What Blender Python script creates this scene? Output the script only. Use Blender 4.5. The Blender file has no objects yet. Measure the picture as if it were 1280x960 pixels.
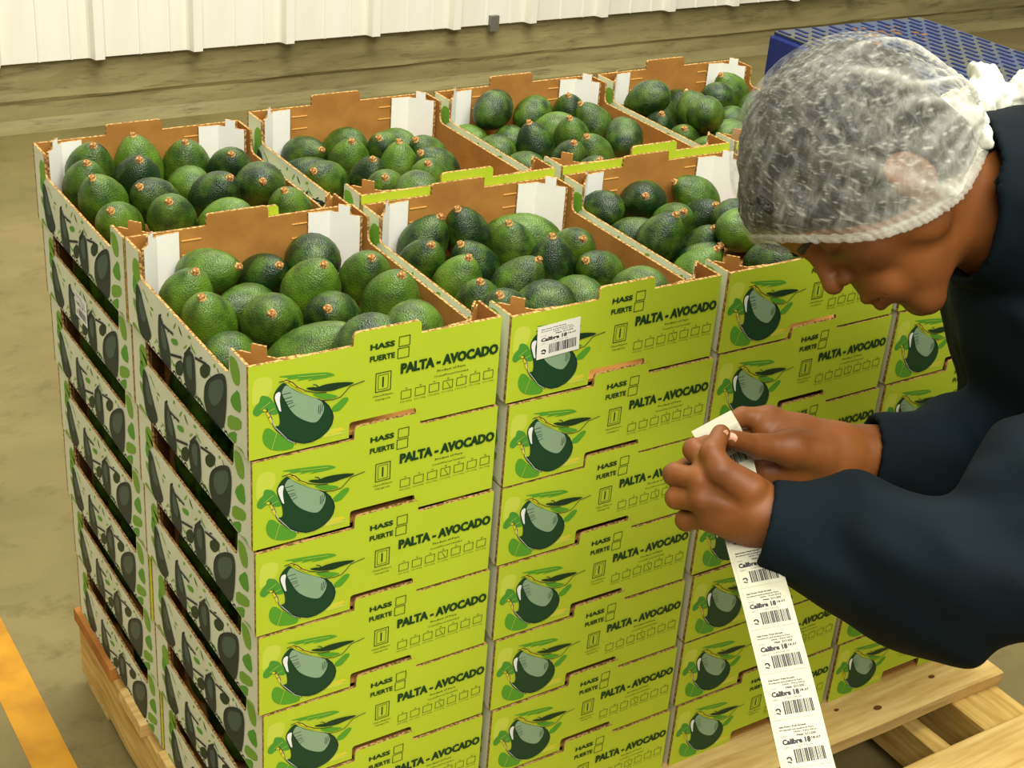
import bpy, bmesh, math, random
import numpy as np
from mathutils import Vector, Matrix
random.seed(7)
S = bpy.context.scene
COL = S.collection
PI = math.pi

# ------------------------------------------------------------------ camera
F_PX = 1860.3633
CAM = np.array([-0.51792, -1.17084, 1.41728])
RW = np.array([[0.84450426, -0.53032531, 0.07461645],
               [-0.19188677, -0.42971069, -0.88234245],
               [0.49999202, 0.73082405, -0.46465491]])
cd = bpy.data.cameras.new('camera'); cam = bpy.data.objects.new('camera', cd); COL.objects.link(cam)
cd.sensor_width = 36.0; cd.lens = F_PX / 1280 * 36.0; cd.clip_start = .05
cam.matrix_world = Matrix(((RW[0][0], -RW[1][0], -RW[2][0], CAM[0]), (RW[0][1], -RW[1][1], -RW[2][1], CAM[1]),
                           (RW[0][2], -RW[1][2], -RW[2][2], CAM[2]), (0, 0, 0, 1)))
S.camera = cam
S.view_settings.view_transform = 'Standard'; S.view_settings.look = 'None'
S.view_settings.gamma = 1.0; S.view_settings.use_curve_mapping = False
S.view_settings.exposure = 0.0

# ------------------------------------------------------------------ light: skylit warehouse
w = bpy.data.worlds.new('world'); S.world = w; w.use_nodes = True
bg = w.node_tree.nodes['Background']; bg.inputs[0].default_value = (1.0, .97, .86, 1); bg.inputs[1].default_value = 0.33
def area(name, loc, target, sx, sy, power, color):
    l = bpy.data.lights.new(name, 'AREA'); l.shape = 'RECTANGLE'; l.size = sx; l.size_y = sy; l.energy = power; l.color = color
    o = bpy.data.objects.new(name, l); COL.objects.link(o); o.location = loc
    o.rotation_euler = (Vector(target) - Vector(loc)).to_track_quat('-Z', 'Y').to_euler()
    return o
area('skylight', (1.4, 1.0, 4.4), (.7, .5, 0), 2.6, 2.0, 235, (1.0, .97, .87))
area('skylight_front', (-.5, -2.6, 4.4), (.5, .3, .4), 4.2, 2.8, 330, (1.0, .97, .87))

# ------------------------------------------------------------------ helpers
def P(u, v, d):
    return CAM + RW.T @ np.array([(u - 640) / F_PX, (v - 480) / F_PX, 1.0]) * d
def lin(r, g, b):
    return tuple(((c / 255) / 12.92 if c / 255 <= .04045 else ((c / 255 + .055) / 1.055) ** 2.4) for c in (r, g, b)) + (1,)
def tag(o, label=None, cat=None, group=None, kind=None):
    if label: o['label'] = label
    if cat: o['category'] = cat
    if group: o['group'] = group
    if kind: o['kind'] = kind
    return o
def link(name, me, parent=None):
    o = bpy.data.objects.new(name, me); COL.objects.link(o)
    if parent: o.parent = parent
    return o
def empty(name, loc=(0, 0, 0)):
    o = bpy.data.objects.new(name, None); COL.objects.link(o); o.location = loc; o.empty_display_size = .05
    return o
def mesh(name, verts, faces, mats, mi=None, smooth=False):
    me = bpy.data.meshes.new(name)
    me.from_pydata([tuple(map(float, v)) for v in verts], [], [tuple(map(int, f)) for f in faces])
    for m in mats: me.materials.append(m)
    if mi is not None: me.polygons.foreach_set('material_index', list(mi))
    if smooth: me.polygons.foreach_set('use_smooth', [True] * len(me.polygons))
    me.update()
    return me
def boxgeo(V, F, x0, x1, y0, y1, z0, z1):
    b = len(V)
    V += [(x0, y0, z0), (x1, y0, z0), (x1, y1, z0), (x0, y1, z0), (x0, y0, z1), (x1, y0, z1), (x1, y1, z1), (x0, y1, z1)]
    F += [(b, b + 3, b + 2, b + 1), (b + 4, b + 5, b + 6, b + 7), (b, b + 1, b + 5, b + 4), (b + 1, b + 2, b + 6, b + 5), (b + 2, b + 3, b + 7, b + 6), (b + 3, b, b + 4, b + 7)]
def prism(outline, t, mapf, mats, name, outer=0, inner=1, edge=1):
    """outline (ccw 2D list) extruded by t; mapf(x, z, depth) -> 3D. outer face gets material index outer."""
    n = len(outline)
    V = [mapf(x, z, 0) for x, z in outline] + [mapf(x, z, t) for x, z in outline]
    F = [tuple(range(n)), tuple(range(2 * n - 1, n - 1, -1))]; mi = [outer, inner]
    for i in range(n):
        j = (i + 1) % n; F.append((i, i + n, j + n, j)); mi.append(edge)
    me = mesh(name, V, F, mats, mi)
    bm = bmesh.new(); bm.from_mesh(me); bmesh.ops.recalc_face_normals(bm, faces=bm.faces); bm.to_mesh(me); bm.free()
    return me
def rounded(pts, r=.003, n=3):
    """round listed corners: pts = [(x, z, roundflag)]"""
    out = []
    m = len(pts)
    for i, (x, z, f) in enumerate(pts):
        if not f: out.append((x, z)); continue
        a = np.array(pts[i - 1][:2]); b = np.array(pts[(i + 1) % m][:2]); c = np.array([x, z])
        rr = f if f is not True else r
        p0 = c + (a - c) / np.linalg.norm(a - c) * rr; p1 = c + (b - c) / np.linalg.norm(b - c) * rr
        for k in range(n + 1):
            t = k / n; q = (1 - t) ** 2 * p0 + 2 * t * (1 - t) * c + t * t * p1
            out.append((float(q[0]), float(q[1])))
    return out

# ------------------------------------------------------------------ materials
def nt(name):
    m = bpy.data.materials.new(name); m.use_nodes = True
    return m, m.node_tree.nodes, m.node_tree.links, m.node_tree.nodes['Principled BSDF']
def flat(name, col, rough=.6, spec=.3, **kw):
    m, N, L, b = nt(name); b.inputs['Base Color'].default_value = col; b.inputs['Roughness'].default_value = rough
    b.inputs['Specular IOR Level'].default_value = spec
    for k, v in kw.items(): b.inputs[k.replace('_', ' ')].default_value = v
    return m
def noisy(name, c1, c2, scale=8, detail=5, rough=.7, bump=.1, bscale=None, stretch=(1, 1, 1), spec=.25, lo=.35, hi=.65, dist=.002):
    m, N, L, b = nt(name)
    tc = N.new('ShaderNodeTexCoord'); mp = N.new('ShaderNodeMapping'); mp.inputs['Scale'].default_value = stretch
    L.new(tc.outputs['Object'], mp.inputs[0])
    n1 = N.new('ShaderNodeTexNoise'); n1.inputs['Scale'].default_value = scale; n1.inputs['Detail'].default_value = detail
    L.new(mp.outputs[0], n1.inputs['Vector'])
    r = N.new('ShaderNodeValToRGB'); r.color_ramp.elements[0].position = lo; r.color_ramp.elements[1].position = hi
    r.color_ramp.elements[0].color = c1; r.color_ramp.elements[1].color = c2
    L.new(n1.outputs[0], r.inputs[0]); L.new(r.outputs[0], b.inputs['Base Color'])
    b.inputs['Roughness'].default_value = rough; b.inputs['Specular IOR Level'].default_value = spec
    if bump:
        n2 = N.new('ShaderNodeTexNoise'); n2.inputs['Scale'].default_value = bscale or scale * 4; n2.inputs['Detail'].default_value = 3
        L.new(mp.outputs[0], n2.inputs['Vector'])
        bp = N.new('ShaderNodeBump'); bp.inputs['Strength'].default_value = bump; bp.inputs['Distance'].default_value = dist
        L.new(n2.outputs[0], bp.inputs['Height']); L.new(bp.outputs[0], b.inputs['Normal'])
    return m
M = {}
M['kraft'] = noisy('kraft_cardboard', lin(164, 114, 54), lin(180, 128, 62), 30, 4, .85, .15, 160, spec=.1)
M['kraft_edge'] = noisy('corrugated_edge', lin(120, 88, 50), lin(196, 156, 96), 260, 1, .9, .4, 300, spec=.1, lo=.4, hi=.6)
M['green'] = noisy('green_print', lin(182, 204, 46), lin(188, 209, 52), 3, 3, .5, .03, 60, spec=.3)
M['white_board'] = noisy('white_board', lin(236, 236, 226), lin(244, 243, 236), 12, 3, .6, .05, spec=.2)
M['side_white'] = noisy('side_print_white', lin(214, 218, 184), lin(226, 228, 198), 14, 3, .6, .04, spec=.25)
INKS = dict(black=(26, 40, 22), text=(24, 62, 26), dark=(22, 66, 38), navy=(20, 40, 50), mid=(88, 158, 44), leaf=(78, 150, 52), patch=(142, 172, 138),
            white=(238, 242, 240), yellow=(228, 208, 50), pale=(200, 215, 78), darkleaf=(24, 56, 32), grey=(70, 92, 82), sdark=(28, 50, 46), sleaf=(120, 168, 52), ink=(40, 40, 44))
for k, c in INKS.items(): M['ink_' + k] = flat('ink_' + k, lin(*c), .5, .3)
M['paper'] = noisy('label_paper', lin(188, 186, 160), lin(198, 196, 170), 20, 2, .55, .03, spec=.3)
M['wood'] = noisy('pallet_wood', lin(196, 156, 84), lin(232, 200, 130), 9, 8, .8, .3, 60, (1, 9, 9), spec=.15, lo=.3, hi=.7)
M['wood_y'] = noisy('pallet_wood_lengthwise', lin(176, 138, 66), lin(222, 188, 110), 9, 8, .8, .3, 60, (9, 1, 9), spec=.15, lo=.3, hi=.7)
M['wood_dark'] = noisy('pallet_wood_orange', lin(150, 92, 40), lin(190, 130, 66), 14, 6, .85, .3, 60, spec=.1)
M['wood_mark'] = flat('wood_knot', lin(110, 66, 34), .9, .1)
M['metal_wall'] = noisy('painted_sheet_metal', lin(236, 234, 218), lin(244, 242, 230), 2.5, 4, .45, .02, 20, (4, 1, .5), spec=.4)
M['concrete'] = None
def concrete(name, c1, c2, c3, sx):
    m, N, L, b = nt(name)
    tc = N.new('ShaderNodeTexCoord')
    mp = N.new('ShaderNodeMapping'); mp.inputs['Scale'].default_value = sx; L.new(tc.outputs['Object'], mp.inputs[0])
    a = N.new('ShaderNodeTexNoise'); a.inputs['Scale'].default_value = 1.6; a.inputs['Detail'].default_value = 8; a.inputs['Roughness'].default_value = .62
    c = N.new('ShaderNodeTexNoise'); c.inputs['Scale'].default_value = 9; c.inputs['Detail'].default_value = 8; c.inputs['Roughness'].default_value = .75
    L.new(mp.outputs[0], a.inputs['Vector']); L.new(mp.outputs[0], c.inputs['Vector'])
    r = N.new('ShaderNodeValToRGB'); r.color_ramp.elements[0].position = .35; r.color_ramp.elements[1].position = .66
    r.color_ramp.elements[0].color = c1; r.color_ramp.elements[1].color = c2
    r2 = N.new('ShaderNodeValToRGB'); r2.color_ramp.elements[0].position = .30; r2.color_ramp.elements[1].position = .47
    r2.color_ramp.elements[0].color = c3; r2.color_ramp.elements[1].color = (1, 1, 1, 1)
    L.new(a.outputs[0], r.inputs[0]); L.new(c.outputs[0], r2.inputs[0])
    mx = N.new('ShaderNodeMixRGB'); mx.blend_type = 'MULTIPLY'; mx.inputs[0].default_value = .9
    L.new(r.outputs[0], mx.inputs[1]); L.new(r2.outputs[0], mx.inputs[2]); L.new(mx.outputs[0], b.inputs['Base Color'])
    b.inputs['Roughness'].default_value = .6; b.inputs['Specular IOR Level'].default_value = .35
    bp = N.new('ShaderNodeBump'); bp.inputs['Strength'].default_value = .25; bp.inputs['Distance'].default_value = .004
    L.new(c.outputs[0], bp.inputs['Height']); L.new(bp.outputs[0], b.inputs['Normal'])
    return m
M['floor'] = concrete('floor_concrete', lin(108, 97, 56), lin(132, 119, 73), (.62, .6, .5, 1), (1, 1.4, 1))
M['curb'] = concrete('curb_concrete', lin(112, 104, 64), lin(152, 142, 96), (.35, .33, .28, 1), (.6, 3, 5))
M['yellow_paint'] = noisy('yellow_floor_paint', lin(166, 112, 16), lin(198, 142, 26), 14, 8, .6, .1, 60, spec=.3, lo=.3, hi=.6)
M['blue'] = noisy('blue_plastic', lin(12, 26, 84), lin(18, 36, 104), 4, 3, .5, .05)
M['blue_top'] = noisy('blue_plastic_dusty_top', lin(96, 96, 84), lin(76, 86, 108), 5, 5, .7, .05, lo=.4, hi=.55)
M['blue_dash'] = noisy('blue_tread', lin(26, 38, 92), lin(40, 54, 106), 9, 3, .55, .05)
M['dirt'] = noisy('brown_dirt', lin(110, 80, 48), lin(138, 104, 66), 30, 5, .9, .2)
M['steel'] = flat('grey_steel', lin(140, 140, 132), .4, .5, Metallic=.6)
def avocado_mat():
    m, N, L, b = nt('avocado_skin')
    tc = N.new('ShaderNodeTexCoord'); oi = N.new('ShaderNodeObjectInfo')
    ad = N.new('ShaderNodeVectorMath'); ad.operation = 'MULTIPLY_ADD'; ad.inputs[1].default_value = (1, 1, 1)
    L.new(tc.outputs['Object'], ad.inputs[0])
    cx = N.new('ShaderNodeCombineXYZ'); mu = N.new('ShaderNodeMath'); mu.operation = 'MULTIPLY'; mu.inputs[1].default_value = 37.
    L.new(oi.outputs['Random'], mu.inputs[0]); L.new(mu.outputs[0], cx.inputs[0]); L.new(cx.outputs[0], ad.inputs[2])
    a = N.new('ShaderNodeTexNoise'); a.inputs['Scale'].default_value = 1.5; a.inputs['Detail'].default_value = 6
    v = N.new('ShaderNodeTexVoronoi'); v.inputs['Scale'].default_value = 17; v.feature = 'F1'
    L.new(ad.outputs[0], a.inputs['Vector']); L.new(ad.outputs[0], v.inputs['Vector'])
    r = N.new('ShaderNodeValToRGB'); r.color_ramp.elements[0].position = .3; r.color_ramp.elements[1].position = .75
    r.color_ramp.elements[0].color = lin(14, 40, 8); r.color_ramp.elements[1].color = lin(82, 114, 24)
    sm = N.new('ShaderNodeMath'); sm.operation = 'MULTIPLY_ADD'; sm.inputs[1].default_value = .34; L.new(oi.outputs['Random'], sm.inputs[0])
    sb = N.new('ShaderNodeMath'); sb.operation = 'ADD'; sb.inputs[1].default_value = -.17; L.new(a.outputs[0], sb.inputs[0]); L.new(sb.outputs[0], sm.inputs[2])
    L.new(sm.outputs[0], r.inputs[0])
    r2 = N.new('ShaderNodeValToRGB'); r2.color_ramp.elements[0].position = .0; r2.color_ramp.elements[1].position = .30
    r2.color_ramp.elements[0].color = (2.3, 1.9, 1.3, 1); r2.color_ramp.elements[1].color = (1, 1, 1, 1)
    L.new(v.outputs['Distance'], r2.inputs[0])
    mx = N.new('ShaderNodeMixRGB'); mx.blend_type = 'MULTIPLY'; mx.inputs[0].default_value = 1
    L.new(r.outputs[0], mx.inputs[1]); L.new(r2.outputs[0], mx.inputs[2]); L.new(mx.outputs[0], b.inputs['Base Color'])
    b.inputs['Roughness'].default_value = .36; b.inputs['Specular IOR Level'].default_value = .45
    bp = N.new('ShaderNodeBump'); bp.inputs['Strength'].default_value = .22; bp.inputs['Distance'].default_value = .03
    L.new(v.outputs['Distance'], bp.inputs['Height']); L.new(bp.outputs[0], b.inputs['Normal'])
    return m
M['avocado'] = avocado_mat()
M['stem'] = noisy('stem_scar', lin(128, 80, 38), lin(206, 162, 96), 300, 2, .8, .2, 400)
def skin_mat():
    m = noisy('skin', lin(108, 62, 26), lin(134, 80, 36), 18, 5, .5, .12, 260, spec=.35, dist=.0008)
    b = m.node_tree.nodes['Principled BSDF']
    b.inputs['Subsurface Weight'].default_value = .12; b.inputs['Subsurface Radius'].default_value = (.008, .003, .0015); b.inputs['Subsurface Scale'].default_value = 1
    return m
M['skin'] = skin_mat()
M['nail'] = flat('fingernail', lin(196, 140, 104), .35, .5)
M['hair'] = noisy('black_hair', lin(10, 9, 7), lin(38, 34, 26), 60, 6, .55, .9, 120, (1, .35, 1), spec=.4, dist=.004)
M['navy'] = noisy('navy_cloth', lin(7, 15, 20), lin(10, 23, 30), 6, 4, .85, .15, 500, spec=.15, dist=.0008)
M['navy_dark'] = noisy('dark_trousers', lin(14, 16, 24), lin(20, 24, 32), 6, 4, .9, .1, spec=.1)
M['shoe'] = flat('black_shoe', lin(16, 16, 16), .5, .4)
M['eye'] = flat('eye_white', lin(200, 190, 175), .2, .5)
def net_mat():
    m, N, L, b = nt('hairnet_fabric')
    tc = N.new('ShaderNodeTexCoord'); at = N.new('ShaderNodeAttribute'); at.attribute_name = 'dens'
    mp = N.new('ShaderNodeMapping'); mp.inputs['Scale'].default_value = (1, 1, .25); L.new(tc.outputs['Object'], mp.inputs[0])
    a = N.new('ShaderNodeTexNoise'); a.inputs['Scale'].default_value = 110; a.inputs['Detail'].default_value = 8; a.inputs['Roughness'].default_value = .65; a.inputs['Distortion'].default_value = .35
    L.new(mp.outputs[0], a.inputs['Vector'])
    r = N.new('ShaderNodeMapRange'); r.inputs[1].default_value = .45; r.inputs[2].default_value = .80; r.inputs[3].default_value = .06; r.inputs[4].default_value = .36
    L.new(a.outputs[0], r.inputs[0])
    add = N.new('ShaderNodeMath'); add.operation = 'ADD'; add.use_clamp = True; L.new(r.outputs[0], add.inputs[0]); L.new(at.outputs['Fac'], add.inputs[1])
    L.new(add.outputs[0], b.inputs['Alpha'])
    b.inputs['Base Color'].default_value = lin(206, 206, 190); b.inputs['Roughness'].default_value = .6; b.inputs['Specular IOR Level'].default_value = .3
    return m
M['net'] = net_mat()
M['net_solid'] = noisy('hairnet_gathered', lin(196, 196, 178), lin(226, 226, 212), 60, 6, .6, .3, 120, dist=.003)

# ------------------------------------------------------------------ the setting
ZF = -.14
V, F_ = [], []; boxgeo(V, F_, -6, 14, -6, 3.6, ZF - .1, ZF)
floor = tag(link('floor', mesh('floor', V, F_, [M['floor']])), kind='structure')
V, F_ = [], []; boxgeo(V, F_, -.131, -.073, -4, 3.25, ZF - .002, ZF + .0008)
tag(link('trim_1', mesh('floor_line', V, F_, [M['yellow_paint']])), 'worn yellow line painted on the concrete floor', kind='structure')
prof = [(3.29, -.141), (3.315, -.128), (3.335, -.11), (3.345, -.062), (3.338, -.05), (3.343, -.03), (3.352, .01), (3.358, .06), (3.37, .078), (3.55, .078), (3.55, -.141)]
n = len(prof); V = []; F_ = []
xs = np.linspace(-6, 14, 161)
rr_ = random.Random(3)
for x in xs:
    for k, (y, z) in enumerate(prof):
        j = rr_.uniform(-.003, .003) if 0 < k < 9 else 0
        V.append((x, y + j, z + j * .5))
for i in range(len(xs) - 1):
    for k in range(n): a = i * n + k; b_ = i * n + (k + 1) % n; F_.append((a, b_, b_ + n, a + n))
F_.append(tuple(range(n))); F_.append(tuple(range(len(V) - 1, len(V) - n - 1, -1)))
tag(link('baseboard_back', mesh('concrete_curb', V, F_, [M['curb']])), kind='structure')
wall = empty('wall_back', (0, 3.335, 0)); tag(wall, kind='structure')
pt = .32
rib = [(0, 0), (.105, 0), (.107, -.004), (.113, -.004), (.115, 0), (.205, 0), (.207, -.004), (.213, -.004), (.215, 0), (.262, 0), (.268, -.006), (.275, -.03), (.305, -.03), (.312, -.006), (.318, 0), (pt, 0)]
V = []; F_ = []
for x, y in rib: V += [(x, y, .066), (x, y, 4.2), (x, y + .004, .066), (x, y + .004, 4.2)]
for i in range(len(rib) - 1):
    a = i * 4; F_ += [(a, a + 4, a + 5, a + 1), (a + 2, a + 3, a + 7, a + 6), (a, a + 2, a + 6, a + 4)]
sheet = mesh('sheet_panel', V, F_, [M['metal_wall']])
for i in range(-16, 36):
    o = link('sheet_panel', sheet, wall); o.location = (.888 - .275 + i * pt, 0, 0)
V, F_ = [], []; boxgeo(V, F_, 2.33, 2.365, 3.318, 3.336, .045, .10)
tag(link('wall_bracket', mesh('bracket', V, F_, [M['steel']])), 'small grey metal bracket at the foot of the white sheet wall', 'bracket')

# ------------------------------------------------------------------ pallet
pal = tag(empty('wooden_pallet', (0, 0, ZF)), 'pale wooden pallet under the stacked green cartons', 'pallet')
def board(name, x0, x1, y0, y1, z0, z1, mat, seed, label=None):
    r = random.Random(seed); V, F_ = [], []
    alongx = (x1 - x0) > (y1 - y0); ns = 10
    for i in range(ns + 1):
        t = i / ns; j1 = r.uniform(-.0015, .0015); j2 = r.uniform(-.0015, .0015)
        if alongx:
            x = x0 + (x1 - x0) * t; ring = [(x, y0 + j1, z0), (x, y1 + j2, z0), (x, y1 + j2, z1 - .002), (x, y1 + j2 - .003, z1), (x, y0 + j1 + .003, z1), (x, y0 + j1, z1 - .002)]
        else:
            y = y0 + (y1 - y0) * t; ring = [(x0 + j1, y, z0), (x1 + j2, y, z0), (x1 + j2, y, z1 - .002), (x1 + j2 - .003, y, z1), (x0 + j1 + .003, y, z1), (x0 + j1, y, z1 - .002)]
        V += [(a, b, c - ZF) for a, b, c in ring]
    for i in range(ns):
        for k in range(6): a = i * 6 + k; b = i * 6 + (k + 1) % 6; F_.append((a, b, b + 6, a + 6))
    F_ += [tuple(range(6)), tuple(range(len(V) - 1, len(V) - 7, -1))]
    me = mesh(name, V, F_, [mat]); bm = bmesh.new(); bm.from_mesh(me); bmesh.ops.recalc_face_normals(bm, faces=bm.faces); bm.to_mesh(me); bm.free()
    o = link(name, me, pal)
    if label: o['label'] = label
    return o
for i, (a, b) in enumerate([(-.32, -.157), (-.073, .045), (.10, .19), (.25, .35), (.41, .50), (.545, .712)]):
    board('deck_board', -.012 + .003 * (i % 2), 1.2 + .004 * (i % 3), a, b, -.022, 0, M['wood'] if i < 5 else M['wood_dark'], i)
for i, (a, b) in enumerate([(-.004, .045), (.55, .60), (1.098, 1.196)]):
    board('stringer', a, b, -.31, .705, -.118, -.0225, M['wood_y'], 20 + i)
board('stringer', 1.02, 1.052, -.31, .5, -.118, -.05, M['wood_y'], 27)
for i, (a, b) in enumerate([(-.31, -.21), (.15, .25), (.60, .70)]):
    board('bottom_board', 0, 1.19, a, b, -.14, -.1185, M['wood'], 30 + i)
def knot(x, y, r):
    V = [(x + math.cos(a) * r * 1.6, y + math.sin(a) * r, .0003 - ZF) for a in np.linspace(0, 2 * PI, 9)[:-1]]
    link('knot', mesh('knot', V, [tuple(range(8))], [M['wood_mark']]), pal)
knot(1.09, -.03, .004); knot(.96, -.045, .005); knot(.90, -.02, .003)

# ------------------------------------------------------------------ blue container behind
bc = tag(empty('blue_container', (2.10, 1.0, ZF)), 'blue plastic container with patterned dusty top behind the man', 'container')
h = .5 - ZF
me = bpy.data.meshes.new('container_body'); bm = bmesh.new(); bmesh.ops.create_cube(bm, size=1)
for v in bm.verts: v.co = Vector(((v.co.x + .5) * .545, (v.co.y + .5) * .64, (v.co.z + .5) * (h - .003)))
bmesh.ops.bevel(bm, geom=bm.edges[:], offset=.012, segments=3, affect='EDGES'); bm.to_mesh(me); bm.free(); me.materials.append(M['blue'])
link('container_body', me, bc)
V, F_ = [], []; boxgeo(V, F_, .012, .533, .012, .628, h - .004, h); link('container_top', mesh('container_top', V, F_, [M['blue_top']]), bc)
V, F_ = [], []
for i in range(18):
    for j in range(10):
        x = .018 + i * .029; y = .022 + j * .062 + (.031 if i % 2 else 0)
        if y + .042 < .628: boxgeo(V, F_, x, x + .008, y, y + .042, h, h + .003)
tr = link('tread_pattern', mesh('tread', V, F_, [M['blue_dash']]), bc); tr['kind'] = 'stuff'
rd = random.Random(5); V, F_ = [], []
for k in range(40):
    a = rd.uniform(0, 2 * PI); q = rd.random() ** .6; cx_ = .29 + .15 * q * math.cos(a); cy_ = .50 + .09 * q * math.sin(a); s_ = rd.uniform(.006, .016)
    b0 = len(V); kk = 7
    for t in range(kk): an = t / kk * 2 * PI; V.append((cx_ + math.cos(an) * s_ * rd.uniform(.6, 1.2), cy_ + math.sin(an) * s_ * rd.uniform(.6, 1.2), h + .0003 + k * .00002))
    V.append((cx_, cy_, h + .003)); F_ += [(b0 + t, b0 + (t + 1) % kk, b0 + kk) for t in range(kk)]
dd = link('dirt', mesh('dirt', V, F_, [M['dirt']]), bc); dd['kind'] = 'stuff'; dd['label'] = 'brown dirt scattered on the container top'
V, F_ = [], []; boxgeo(V, F_, -.002, .0005, .53, .57, h - .12, h - .075); link('paper_tag', mesh('paper_tag', V, F_, [M['paper']]), bc)

# ------------------------------------------------------------------ printing
class Ink:
    def __init__(s): s.V = []; s.F = []; s.mi = []; s.mats = []; s.idx = {}
    def m(s, k):
        if k not in s.idx: s.idx[k] = len(s.mats); s.mats.append(M['ink_' + k] if 'ink_' + k in M else M[k])
        return s.idx[k]
    def poly(s, pts, k, l=0):
        b = len(s.V); s.V += [(x, z, l) for x, z in pts]; s.F.append(tuple(range(b, b + len(pts)))); s.mi.append(s.m(k))
    def line(s, pts, w, k, l=3, w1=None):
        n = len(pts)
        for i in range(n - 1):
            a = np.array(pts[i], float); b = np.array(pts[i + 1], float); d = b - a; L = np.linalg.norm(d)
            if L < 1e-9: continue
            d /= L; nn = np.array([-d[1], d[0]]) * w / 2; e = d * w * .3
            s.poly([tuple(a - nn - e), tuple(b - nn + e), tuple(b + nn + e), tuple(a + nn - e)], k, l)
    def frame(s, x0, z0, x1, z1, w, k, l=3):
        s.line([(x0, z0), (x1, z0)], w, k, l); s.line([(x0, z1), (x1, z1)], w, k, l); s.line([(x0, z0), (x0, z1)], w, k, l); s.line([(x1, z0), (x1, z1)], w, k, l)
    def text(s, t, x0, z0, wd, ht, k, l=4, bold=.0, shear=0., cx=False):
        c = bpy.data.curves.new('t', 'FONT'); c.body = t; c.size = 1; c.offset = bold; c.shear = shear; c.resolution_u = 2 if ht > 4 else 1
        o = bpy.data.objects.new('t', c); COL.objects.link(o); bpy.context.view_layer.update()
        me = bpy.data.meshes.new_from_object(o.evaluated_get(bpy.context.evaluated_depsgraph_get()))
        co = [v.co.copy() for v in me.vertices]
        if co:
            mx = max(v.x for v in co); mn = min(v.x for v in co); hh = .70
            sx = wd / (mx - mn) if wd else ht / hh; sz = ht / hh
            if cx: x0 = x0 - (mx - mn) * sx / 2
            b = len(s.V); s.V += [(x0 + (v.x - mn) * sx, z0 + v.y * sz, l) for v in co]
            for p in me.polygons: s.F.append(tuple(b + i for i in p.vertices)); s.mi.append(s.m(k))
        bpy.data.objects.remove(o); bpy.data.curves.remove(c); bpy.data.meshes.remove(me)
    def build(s, name, mapf):
        return mesh(name, [mapf(x, z, l) for x, z, l in s.V], s.F, s.mats, s.mi)
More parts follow.
